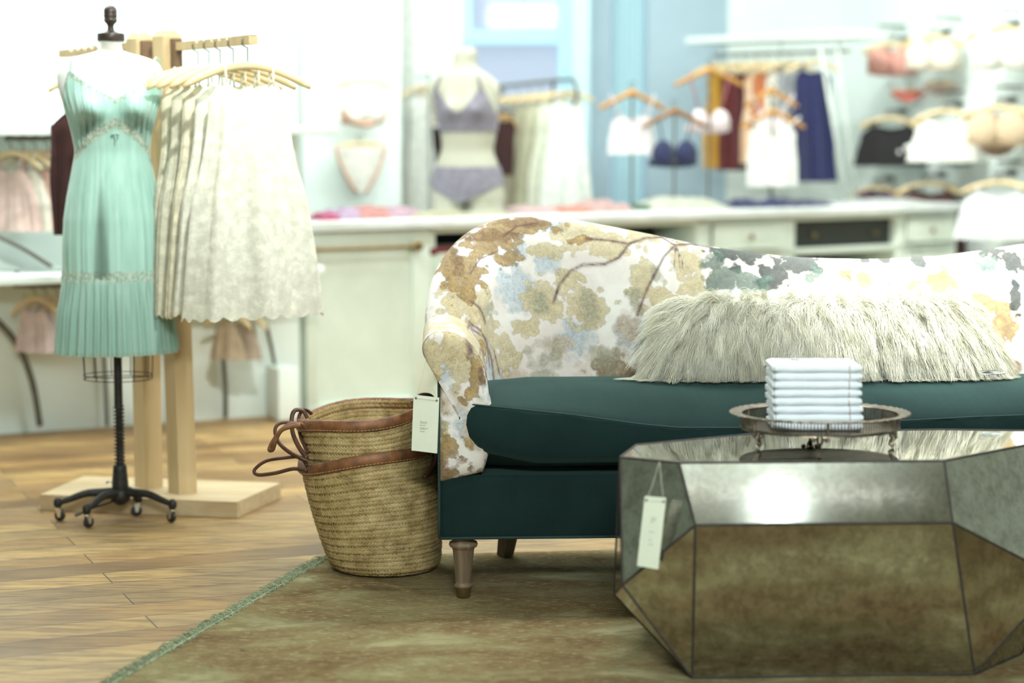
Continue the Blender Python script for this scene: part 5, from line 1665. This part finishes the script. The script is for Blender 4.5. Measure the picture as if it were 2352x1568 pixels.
heap('folded_lingerie', 'pale yellow folded lace at the foot of the torso, right side', 1070, 1165, 490, .018, cloth('pale_yellow_lace', (0.508, 0.496, 0.372), .2, lace=.2), seed=6, o=-.10, dep=.08)
heap('folded_lingerie', 'pale pink flat pile on the counter right of the torso', 1172, 1255, 480, .030, cloth('pale_pink_silk', (0.508, 0.360, 0.360), .2), seed=7)
heap('folded_lingerie', 'coral red flat piece on the counter below the cream gowns', 1240, 1345, 480, .024, cloth('coral_red_silk', (0.496, 0.211, 0.161), .2), seed=8)
heap('folded_lingerie', 'dusty pink crumpled piece on the counter below the white camisole', 1330, 1420, 475, .045, cloth('dusty_pink_silk', (0.496, 0.322, 0.310), .2), seed=9)
heap('folded_lingerie', 'small dark green piece on the counter beside the ivory heap', 1448, 1492, 475, .022, cloth('dark_green_silk', (0.048, 0.096, 0.056), .05), seed=10, dep=.07)
heap('folded_lingerie', 'ivory heap of lace on the middle of the counter', 1478, 1640, 470, .050, cloth('bright_ivory_lace', (0.533, 0.546, 0.459), .2), seed=11)
heap('folded_lingerie', 'navy blue satin piece on the counter, left of the white lace', 1676, 1745, 468, .036, cloth('navy_satin', (0.012, 0.016, 0.075), .03), seed=12, o=-.14, dep=.1)
heap('folded_lingerie', 'white lace piece lying between navy pieces on the counter', 1735, 1790, 465, .040, cloth('white_lace_small', (0.521, 0.521, 0.558), .2), seed=13, o=-.24, dep=.06)
heap('folded_lingerie', 'navy blue satin piece in the middle of the blue group on the counter', 1750, 1820, 468, .034, cloth('navy_satin', (0.012, 0.016, 0.075), .03), seed=14, o=-.12, dep=.1)
heap('folded_lingerie', 'navy blue satin piece at the right end of the blue group', 1812, 1888, 468, .024, cloth('navy_satin', (0.012, 0.016, 0.075), .03), seed=15, o=-.14, dep=.1)
heap('folded_lingerie', 'white flat piece near the right end of the counter', 1960, 2100, 465, .018, cloth('plain_white_cotton', (0.533, 0.558, 0.546), .2), seed=16)

# ================================================================== CREAM TORSO MANNEQUIN
sT = c_s(1075, HC, -.34)
tp = cpt(sT, -.34, 0)
ppm = FPX / tp.y
hwf = lambda a, b: (b - a) / 2 / ppm
zf = lambda py: P(1070, py, tp.y).z
secs2 = []
for py, a, b, dpt in ((108, 1050, 1090, .8), (118, 1044, 1096, .9), (150, 1040, 1096, .95), (163, 1030, 1108, .8), (172, 1008, 1125, .6), (186, 996, 1136, .55), (210, 992, 1140, .58), (250, 1002, 1145, .62), (285, 1008, 1142, .64), (320, 1014, 1138, .66), (345, 1014, 1134, .66), (370, 1004, 1142, .66), (400, 993, 1152, .66), (430, 990, 1158, .68), (455, 991, 1160, .66)):
    hw = hwf(a, b); cx = ((a + b) / 2 - 1075) / ppm
    secs2.append((zf(py), hw, hw * dpt, cx, 0))
TB = Body((tp.x, tp.y, 0), R(-12), secs2, busts=((-.062, zf(255), .048, .045, 0), (.062, zf(255), .048, .045, 0)))
man = thing('torso_mannequin', 'cream headless torso mannequin standing on the counter', 'mannequin', (tp.x, tp.y, HC))
zs_ = np.linspace(zf(108), zf(452), 64)
mb_ = MB().grid([[TB.pt(2 * math.pi * j / 56, z) for j in range(56)] for z in zs_], closed=True)
mb_.add([TB.pt(2 * math.pi * j / 56, zs_[0]) for j in range(56)], [tuple(range(56))])
for s_ in (-1, 1):
    cxl = hwf(991, 1160) * .5
    rr = []
    for i in range(10):
        z = zf(440) + (HC + .003 - zf(440)) * i / 9
        r0l = hwf(991, 1160) * (.50 if i < 4 else .47)
        r_ = []
        for j in range(28):
            g = 2 * math.pi * j / 28
            x = s_ * (cxl + .002) + r0l * math.cos(g); y = r0l * 1.15 * math.sin(g)
            c, n = math.cos(TB.rot), math.sin(TB.rot)
            r_.append(Vector((tp.x + x * c - y * n, tp.y + x * n + y * c, z)))
        rr.append(r_)
    mb_.grid(rr, closed=True)
    mb_.add(rr[-1], [tuple(range(28))])
# arm stumps
for s_ in (-1, 1):
    a = TB.pt(math.pi if s_ < 0 else 0, zf(196), -.03)
    d_ = Vector((s_ * .10, 0, -1)).normalized()
    mb_.tube([a + Vector((s_ * -.005, 0, .025)), a + Vector((s_ * .014, 0, .0)), a + Vector((s_ * .018, 0, -.05)), a + Vector((s_ * .006, 0, -.12)), a + Vector((s_ * -.004, 0, -.17))], [.022, .036, .037, .030, .020], 16)
mb_.build('body', M['mannequin'], man, auto=180)
gl = cloth('grey_lilac_lace', (.25, .235, .29), .03, lace=.28)
def shell(body, name, label, cat, top, botm, mat, strapd=None, keepf=None, off=.006, n=96, m=26):
    th = thing(name, label, cat, (body.pos.x, body.pos.y, min(botm(GF), botm(GF + 1))))
    rows = []
    for i in range(m + 1):
        r_ = []
        for j in range(n):
            g = 2 * math.pi * j / n
            z = top(g) + (botm(g) - top(g)) * i / m
            r_.append(body.pt(g, z, off))
        rows.append(r_)
    MB().grid(rows, closed=True, keep=keepf).build('lace_body', mat, th, auto=180)
    return th
def bt(g):
    d = abs(fdiff(g) + .10)
    if d < .75: return zf(262) + (zf(196) - zf(262)) * (d / .75)
    return zf(196) - (zf(196) - zf(262)) * min(1, (d - .75) / .55)
t_ = shell(TB, 'bralette', 'grey lace bralette worn by the cream torso mannequin', 'bra', bt, lambda g: zf(302), gl)
for dd in (-.85, .65):
    a = TB.pt(GF + dd, zf(205), .006); b = TB.pt(GF + dd * 1.0, zf(172), .006)
    MB().tube([a, a.lerp(b, .5) + Vector((0, -.006, 0)), b, b + Vector((0, .06, .01))], .006, 6).build('strap', gl, t_, auto=180)
def pb_(g):
    d = abs(fdiff(g) + .05)
    return zf(462) + (zf(425) - zf(462)) * min(1, d / 1.1)
shell(TB, 'briefs', 'grey lace briefs worn by the cream torso mannequin', 'underwear', lambda g: zf(383) + .012 * abs(fdiff(g)) / 3, pb_, gl)

# ================================================================== STAND WITH HANGERS ON THE COUNTER
def hp(px, py, o=-.30):
    s_ = c_s(px, HC, o); p = cpt(s_, o, 0); return P(px, py, p.y), p
def stand(label, px, pytop, o):
    p, b = hp(px, pytop, o)
    th = thing('display_stand', label, 'stand', (p.x, p.y, HC))
    MB().tube([(p.x, p.y, HC + .008), (p.x, p.y, p.z)], .006, 8).build('rod', M['rail_metal'], th)
    MB().lathe([(.07, 0), (.07, .006), (.012, .010)], (p.x, p.y, HC + .0015), 24).build('foot_plate', M['rail_metal'], th)
    return p
cd = (uc * .9 + Vector((.3, -.1, 0))).normalized()
def item(px, py, o, hmat, hl, hw=.17, style='peak', drop=.085):
    p = stand('thin grey rod stand under ' + hl, px, py - 14, o)
    c = Vector((p.x, p.y - .012, P(px, py, p.y).z))
    hanger('clothes_hanger', hl, c, cd, hmat, style=style, hw=hw, hook=.045, drop=drop, r=.010)
    return c
wh_c = cloth('white_pink_cotton', (.84, .82, .84), .2)
c_ = item(1452, 212, -.33, 'hanger_amber', 'amber wooden hanger holding the leftmost white camisole', .185)
gown('camisole', 'white camisole with crossed straps hanging before the cyan-lit wall return', c_, cd, wh_c, w0=.115, w1=.135, L=.20, dep=.03, dep1=.045, drop=.11, k=6, amp=.006, vneck=.05, cat='camisole', seed=51, strap=.12)
c_ = item(1550, 254, -.22, 'hanger_walnut', 'dark walnut hanger holding the navy bra', .185)
bra('bra', 'navy blue embroidered bra on the dark walnut hanger', c_, cd, cloth('navy_lace', (.022, .030, .10), .03, lace=.5), w=.13, cup=.062, drop=.225, hx=.10)
c_ = item(1630, 160, -.40, 'hanger_amber', 'amber wooden hanger, highest of those on the counter stands', .205)
bra('bra', 'pale pink bra with mauve straps on the highest amber hanger', c_, cd, cloth('blush_white', (.86, .74, .76), .2), w=.125, cup=.055, drop=.275, strapmat=cloth('mauve_ribbon', (.45, .14, .20), .1), hx=.12)
c_ = item(1772, 208, -.40, 'hanger_amber', 'amber wooden hanger just above the lowest right one', .16)
gown('camisole', 'white and pink camisole on the hanger second from the right', c_, cd, cloth('white_rose', (.86, .78, .80), .2), w0=.10, w1=.12, L=.20, dep=.02, dep1=.03, drop=.10, k=6, amp=.006, vneck=.05, cat='camisole', seed=53, strap=.13)
c_ = item(1775, 256, -.24, 'hanger_amber', 'amber wooden hanger holding the wide bright white camisole', .19)
gown('camisole', 'bright white camisole hanging in front of the coloured slips', c_, cd, cloth('bright_white', (.90, .90, .86), .15), w0=.135, w1=.145, L=.325, dep=.03, dep1=.05, drop=.065, k=6, amp=.006, vneck=.09, cat='camisole', seed=54, strap=.155)

# ================================================================== RACK OF GOWNS BEHIND THE COUNTER
gy = 11.1
ga, gb = P(1135, 200, gy + .7), P(1312, 181, gy - .25)
gr = thing('garment_rail', 'dark metal garment rail with cream gowns before the blue window', 'garment rack', ((ga.x + gb.x) / 2, (ga.y + gb.y) / 2, 0))
MB().tube([ga, gb], .011, 10).build('rail', M['rail_metal'], gr)
for e, sg in ((ga, -1), (gb, 1)):
    q = smoothpts([tuple(e), tuple(e + Vector((.018 * sg, 0, -.02))), tuple(e + Vector((.03 * sg, 0, -.10))), tuple(e + Vector((-.02 * sg, .10, -.22))), (e.x - .10 * sg, e.y + .25 * sg, .9), (e.x - .10 * sg, e.y + .25 * sg, .01)], 24)
    MB().tube([Vector(p) for p in q], .010, 8).build('upright', M['rail_metal'], gr)
for f in (.10, .78):
    q = ga.lerp(gb, f); MB().tube([q, q - Vector((0, 0, .10))], .009, 8).build('upright', M['rail_metal'], gr)
gd = Vector((.80, .35, 0)).normalized()
gcol = [('black', (.012, .010, .012)), ('pale mauve grey', (.30, .265, .26)), ('pale stone', (.46, .44, .36)), ('light ecru', (.54, .51, .37)), ('cream', (.66, .65, .48)), ('ivory', (.86, .88, .74)), ('white', (.90, .93, .88))]
for k, (nm, cc) in enumerate(gcol):
    f = .02 + .155 * k
    p = ga.lerp(gb, min(f, .97)) - Vector((0, 0, .07))
    hanger('clothes_hanger', 'light hanger of the ' + nm + ' gown on the garment rail', p, gd, 'hanger_wood', hw=.17, hook=.07, group='hangers on the garment rail', drop=.05)
    gown('night_gown', nm + ' long gown hanging on the rail right of the torso mannequin', p, gd, cloth('gown_' + nm.replace(' ', '_'), cc, .15), w0=.10, w1=.145 + .004 * k, L=.72 if k != 6 else .75, dep=.025, dep1=.05, drop=.05, k=9, amp=.010, vneck=.03, group='gowns on the garment rail', cat='gown', seed=60 + k, tilt=.0)
# dark garments seen left of the torso
pD = P(1000, 280, 10.9)
hanger('clothes_hanger', 'amber hanger seen just left of the torso waist', pD, (1, .1, 0), 'hanger_amber', hw=.11, hook=.05)
gown('slip', 'dark maroon and black slip hanging behind the left of the torso', pD, (1, .1, 0), cloth('black_maroon', (.012, .003, .003), .02), w0=.075, w1=.05, L=.27, dep=.02, dep1=.03, drop=.02, k=6, amp=.006, vneck=.02, cat='slip', seed=71)
pD = P(1158, 268, 11.0)
hanger('clothes_hanger', 'amber hanger tip seen just right of the torso ribs', pD, (1, .3, 0), 'hanger_amber', hw=.07, hook=.05)
gown('slip', 'dark red slip hanging just right of the torso waist', pD, (1, .3, 0), cloth('dark_red_slip', (.035, .006, .006), .02), w0=.07, w1=.05, L=.30, dep=.02, dep1=.03, drop=.02, k=6, amp=.006, vneck=.02, cat='slip', seed=72)
lr0, lr1 = P(985, 266, 10.9), P(1185, 262, 11.0)
lr0.z = lr1.z = P(1000, 280, 10.9).z + .055
lr_ = thing('garment_rail', 'low dark rail behind the torso mannequin carrying the two dark slips', 'garment rack', ((lr0.x + lr1.x) / 2, (lr0.y + lr1.y) / 2, 0))
MB().tube([lr0, lr1], .007, 8).build('rail', M['rail_metal'], lr_)
for f in (.3, .7):
    q = lr0.lerp(lr1, f); MB().tube([q, (q.x, q.y, .004)], .007, 8).build('upright', M['rail_metal'], lr_)

# white free-standing panel with a nude set, left of the torso
pn0, pn1 = P(688, 300, 10.1), P(915, 300, 10.35)
pm = (pn0 + pn1) / 2
aP = math.atan2(pn1.y - pn0.y, pn1.x - pn0.x)
zT_ = 2.9
MB().box((pm.x, pm.y + .03, zT_ / 2 + .002), ((pn1 - pn0).length, .05, zT_), rz=aP).build('exhibition_board', M['white_paint'], label='tall white display panel left of the torso mannequin', cat='panel', smooth=False)
sp = P(938, 300, 10.9)
MB().box((sp.x, sp.y, 1.45), (.07, .05, 2.9), bev=.004).build('panel_post', simple('grey_post_paint', (.62, .66, .62), .6), label='grey post standing between the white panel and the torso', cat='post')
nud = cloth('nude_satin', (.70, .42, .30), .1); nud2 = cloth('white_nude_satin', (.88, .86, .80), .15)
dP = (pn1 - pn0).normalized(); nP = Vector((dP.y, -dP.x, 0))
def pp_(px, py, off=.03):
    a = pn0 + nP * off
    return on_plane(px, py, a, a + dP, a + Vector((0, 0, 1)))
c1_ = pp_(836, 186, .09)
hanger('clothes_hanger', 'pale hanger on the white panel holding the ivory and nude bra', c1_, dP, 'hanger_wood', hw=.17, hook=.04, drop=.03)
bra('bra', 'ivory and nude bra on the white panel left of the torso', c1_, dP, nud2, w=.115, cup=.060, drop=.165, band=nud, strapmat=nud, hx=.11)
# nude shaded lower edge of the cups: satin trim
tr_ = [pp_(a, b, .11) for a, b in ((785, 250), (800, 272), (825, 284), (850, 284), (872, 274), (888, 258))]
MB().tube([Vector(p) for p in smoothpts(tr_, 20)], [.006] + [.017] * 18 + [.006], 8, flat=1.0).build('satin_trim', nud, label='nude satin band below the ivory bra on the white panel', cat='lingerie band', auto=180)
c2_ = pp_(828, 330, .09)
hanger('clothes_hanger', 'pale clip hanger on the white panel holding the ivory briefs', c2_, dP, 'hanger_wood', hw=.12, hook=.035, drop=.01)
def briefs(name, label, c, d, mat, w=.12, h=.18, trim=None, cat='underwear', group=None):
    c, d = Vector(c), Vector(d).normalized(); n = Vector((d.y, -d.x, 0))
    if n.y > 0: n = -n
    th = thing(name, label, cat, c - Vector((0, 0, h)), 0, group)
    for fb in (1, -1):
        rows = []
        for i in range(15):
            u = i / 14
            hw_ = w * (1 - u) ** .75 * (1 + .1 * math.sin(math.pi * u)) + .022
            rows.append([c + d * (hw_ * a) + n * fb * (.030 * (1 - a * a) * (1 - .4 * u) + .001) - Vector((0, 0, .012 + h * u)) for a in np.linspace(-1, 1, 17)])
        MB().grid(rows).build('front_panel' if fb > 0 else 'back_panel', mat, th, auto=180)
        if trim and fb > 0:
            for sd in (0, -1):
                MB().tube([r_[sd] + n * .002 for r_ in rows], .009, 6).build('leg_trim', trim, th, auto=180)
    return th
briefs('briefs', 'ivory briefs with nude satin leg trim on the white panel', c2_, dP, nud2, w=.115, h=.235, trim=nud)
# pale garments between panel and torso
for k, (px, nm, cc) in enumerate(((928, 'pale grey', (.70, .72, .68)), (948, 'white and pink', (.84, .76, .74)), (968, 'soft white', (.88, .90, .86)))):
    p = P(px, 200, 11.3 - .25 * k)
    hanger('clothes_hanger', 'light hanger of the ' + nm + ' gown behind the torso', p, gd, 'hanger_wood', hw=.12, hook=.05, group='hangers behind the torso')
    gown('night_gown', nm + ' gown hanging between the white panel and the torso', p, gd, cloth('mid_' + str(k), cc, .2), w0=.07, w1=.075, L=.62, dep=.02, dep1=.04, drop=.05, k=7, amp=.008, vneck=.03, group='gowns behind the torso', cat='gown', seed=80 + k)
ra_, rb_ = P(915, 184, 11.45), P(985, 184, 10.7)
rr_ = thing('garment_rail', 'light metal garment rail left of the torso mannequin', 'garment rack', ((ra_.x + rb_.x) / 2, (ra_.y + rb_.y) / 2, 0))
MB().tube([ra_ + Vector((0, 0, .03)), rb_ + Vector((0, 0, .03))], .008, 8).build('rail', M['chrome'], rr_)
for q in (ra_, rb_):
    MB().tube([q + Vector((0, 0, .03)), (q.x, q.y, .003)], .009, 8).build('upright', M['chrome'], rr_)

# ================================================================== RIGHT REAR BAY: shelf with coloured slips
bs0, bs1 = P(1588, 96, 11.9), P(1962, 76, 11.0)
mid = (bs0 + bs1) / 2; aB = math.atan2(bs1.y - bs0.y, bs1.x - bs0.x)
bay = thing('bay_shelf', 'white shelf with hanging rail above the coloured slips', 'shelf', (mid.x, mid.y, mid.z), aB)
dB = (bs1 - bs0).normalized(); dBh = Vector((dB.x, dB.y, 0)).normalized(); nB = Vector((dBh.y, -dBh.x, 0))
zb2 = (bs0.z + bs1.z) / 2
MB().box((mid.x - nB.x * .12, mid.y - nB.y * .12, zb2), ((bs1 - bs0).length, .34, .04), rz=aB, bev=.004).build('shelf_board', M['white_paint'], bay)
rz_ = zb2 - .085
MB().tube([Vector((bs0.x, bs0.y, rz_)) - nB * .10 + dBh * .08, Vector((bs1.x, bs1.y, rz_)) - nB * .10 - dBh * .1], .010, 8).build('rail', M['chrome'], bay)
for f in (.12, .5, .85):
    q = Vector((bs0.x, bs0.y, 0)).lerp(Vector((bs1.x, bs1.y, 0)), f) - nB * .10
    MB().tube([(q.x, q.y, zb2 - .02), (q.x, q.y, rz_)], .008, 8).build('rail_bracket', M['chrome'], bay)
slips = [('mustard yellow', (.60, .33, .04), 1655, .55, .085), ('deep red', (.13, .012, .011), 1690, .56, .085), ('burgundy', (.10, .011, .016), 1712, .54, .07), ('peach', (.84, .58, .38), 1740, .52, .075), ('orange', (.60, .19, .07), 1762, .57, .08), ('warm white', (.88, .84, .74), 1792, .50, .08), ('dove grey', (.32, .34, .36), 1815, .52, .08), ('navy blue', (.012, .016, .085), 1868, .615, .105)]
sd_ = (dBh * .8 + nB * -.6).normalized()
for k, (nm, cc, px, L_, w_) in enumerate(slips):
    p = P(px, 152, 11.2 + .55 * (1870 - px) / 220 * .8)
    p.z = rz_ - .06
    hanger('clothes_hanger', 'pale wooden hanger of the ' + nm + ' slip under the bay shelf', p, Vector((1, .25, 0)), 'hanger_wood', hw=.17, hook=.06, group='hangers under the bay shelf', drop=.06)
    gown('slip', nm + ' silk slip hanging under the white bay shelf', p, Vector((1, .25, 0)), cloth('slip_' + nm.replace(' ', '_'), cc, .08), w0=w_, w1=w_ * 1.15, L=L_, dep=.03, dep1=.055, drop=.045, k=7, amp=.022, vneck=.03, group='slips under the bay shelf', cat='slip', seed=90 + k)
# slanted grey frame at the right side of the bay
q0, q1 = P(1884, 108, 10.95), P(1946, 474, 10.95)
MB().tube([q0, q1], .010, 8).tube([P(1922, 110, 11.05), P(1968, 470, 11.05)], .008, 8).build('leaning_frame', simple('light_grey_frame', (.55, .60, .56), .5), label='light grey leaning frame beside the navy slip', cat='frame', auto=180)

# ================================================================== RIGHT WALL DISPLAYS
def WRp(px, py, off):
    a = WR0 + nR * off
    return on_plane(px, py, a, a + dR, a + Vector((0, 0, 1)))
TOPS, RB = {}, {}
rowsR = [
 # px, py of hanger crown, name, colour, second colour, scale, kind
 (2045, 96, 'coral pink', (.78, .40, .34), .95, 'bra'), (2140, 78, 'ivory', (.88, .82, .70), 1.0, 'bra'), (2300, 58, 'bright white', (.90, .92, .88), 1.15, 'bra'),
 (2040, 266, 'black', (.014, .013, .015), 1.0, 'cami'), (2170, 250, 'soft white', (.90, .90, .84), 1.0, 'cami'), (2290, 240, 'nude beige', (.74, .58, .40), 1.1, 'bra'),
 (2010, 426, 'plum', (.10, .05, .10), .85, 'bra'), (2130, 416, 'dark brown', (.085, .035, .030), 1.0, 'cami'), (2290, 414, 'cool white', (.86, .90, .92), 1.1, 'cami'),
]
hd = Vector((1, -.12, 0)).normalized()
pos = ['top row', 'top row', 'top row', 'middle row', 'middle row', 'middle row', 'bottom row', 'bottom row', 'bottom row']
for k, (px, py, nm, cc, s_, kd) in enumerate(rowsR):
    s_ *= 1.15
    off0 = .30
    base = WRp(px, py, .0)
    front = P(px, py, base.y - .50)
    pegth = thing('wall_peg', 'dark metal peg arm carrying the ' + nm + ' set, ' + pos[k] + ' of the right wall', 'peg', front)
    inwall = front.copy(); inwall.y += .0
    wallp = WRp(px + 34, py, .0); wallp.z = front.z + .03
    MB().tube([front + Vector((0, -.02, .035)), front + Vector((0, 0, .03)), wallp + nR * .012], .006, 8).build('arm', M['rail_metal'], pegth, auto=180)
    MB().box(wallp + nR * .006, (.09, .012, .03), rz=aR).build('wall_plate', M['rail_metal'], pegth, smooth=False)
    step = (wallp - front); step.z = 0; step = step * .16
    for q in range(3):
        c = front + step * (q + .25) - Vector((0, 0, .012))
        pl_ = ('front', 'middle', 'back')[q]
        hanger('clothes_hanger', 'pale hanger of the ' + pl_ + ' ' + nm + ' piece, ' + pos[k] + ' of the right wall', c, hd, 'hanger_wood', hw=.15 * s_, hook=.032, drop=.055, group='hangers on the right wall', r=.0095)
        colr = cloth('rw_' + nm.replace(' ', '_') + ('b' if q == 1 else ''), tuple(a * (1 if q != 1 else .82) for a in cc), .15, lace=.15)
        if kd == 'bra':
            bra('bra', pl_ + ' ' + nm + ' bra on its peg, ' + pos[k] + ' of the right wall', c, hd, colr, w=.115 * s_, cup=.066 * s_, drop=.10 * s_, group='bras and tops on the right wall', hx=.10)
        else:
            tt_ = gown('camisole', pl_ + ' ' + nm + ' cropped top on its peg, ' + pos[k] + ' of the right wall', c, hd, colr, w0=.135 * s_, w1=.175 * s_, L=(.36 if nm == 'dark brown' else .20 * s_), dep=.03, dep1=.06, drop=.045, k=6, amp=.007, vneck=.05, group='bras and tops on the right wall', cat='cropped top', seed=120 + 3 * k + q)
            if q == 0: TOPS[nm] = tt_
# empty pegs on the upper wall and filled lower edges
for (px0, px1, py, nm) in ((2272, 2342, 22, 'highest, near the top right corner of the wall'), (2145, 2212, 40, 'second highest'), (2018, 2080, 60, 'leftmost of the three empty ones'), (2150, 2215, 210, 'below the ivory bra'), (2283, 2352, 199, 'below the bright white bra'), (2155, 2230, 378, 'below the soft white top'), (2290, 2352, 372, 'below the nude bra')):
    a, b = WRp(px0, py, .03), WRp(px1, py, .03)
    a = P(px0, py, (a.y + b.y) / 2 - .1); b = P(px1, py, (a.y))
    th_ = thing('wall_bar', 'short dark bar on the right wall, ' + nm, 'bar', (a + b) / 2)
    MB().tube([a, b], .008, 8).build('bar', M['rail_metal'], th_)
    m0 = (a + b) / 2; w0_ = WRp((px0 + px1) / 2, py, .0)
    MB().tube([m0, w0_ + nR * .004], .006, 8).build('bracket', M['rail_metal'], th_)
# white folded briefs clipped to the black top and red briefs in the top row
for k, (px, py, nm, cc, tr2) in enumerate(((2085, 205, 'coral red', (.70, .20, .16), None), (2160, 190, 'beige', (.55, .42, .36), None), (2090, 352, 'black', (.014, .013, .015), None), (2290, 330, 'brown', (.30, .20, .15), None))):
    p = WRp(px, py, .06); p = P(px, py, p.y - .1)
    hanger('clothes_hanger', 'small hanger of the ' + nm + ' briefs on the right wall', p, hd, 'hanger_wood', hw=.08, hook=.03, drop=.01)
    RB[nm] = briefs('briefs', nm + ' briefs hanging below the row of tops on the right wall', p, hd, cloth('br_' + nm.replace(' ', '_'), cc, .1), w=.085, h=.06)
def white_dots(th, pts_, r, Y):  # small round white dots on the top and briefs
    for k, (px, py) in enumerate(pts_):
        MB().lathe([(.001, -r), (r * .7, -r * .75), (r, 0), (r * .7, r * .75), (.001, r)], P(px, py, Y - .01 * k), 16, axis=(.1, -1, 0)).build('white_dot', cloth('dot_white', (.92, .94, .92), .1), th, auto=180, label='round white dot')
white_dots(TOPS['black'], ((2062, 350), (2085, 340), (2104, 352)), .024, TOPS['black'].location.y - .03)
white_dots(RB['coral red'], ((2045, 196), (2075, 202), (2105, 200)), .020, RB['coral red'].location.y - .02)

# ================================================================== CEILING TRACK LAMPS (behind and above the view)
def track_lamp(label, loc, target):
    loc, target = Vector(loc), Vector(target)
    d_ = (target - loc).normalized()
    th = thing('track_lamp', label, 'lamp', loc)
    MB().lathe([(.001, -.10), (.045, -.10), (.05, -.09), (.055, .045), (.050, .045), (.048, .02), (.001, .02)], loc, 24, axis=d_, caps=False).build('lamp_housing', M['white_paint'], th)
    MB().lathe([(.001, .030), (.046, .030), (.046, .034), (.001, .034)], loc, 24, axis=d_).build('lens', M['lens'], th)
    MB().tube([loc - d_ * .06, (loc.x - d_.x * .06, loc.y - d_.y * .06, 3.245)], .008, 8).build('stem', M['white_paint'], th)
nf = (B - P1).cross(C_ - P1).normalized()
if nf.y > 0: nf = -nf
hl = on_plane(1785, 1168, B, C_, P1)
di = (hl - Vector((0, 0, CH))).normalized()
rf = di - nf * 2 * di.dot(nf)
lampz = 2.95
LPOS = hl + rf * ((lampz - hl.z) / rf.z)
print('LAMP', LPOS, nf)
track_lamp('white track lamp above and in front of the sofa group', LPOS, (1.0, 5.6, .5))
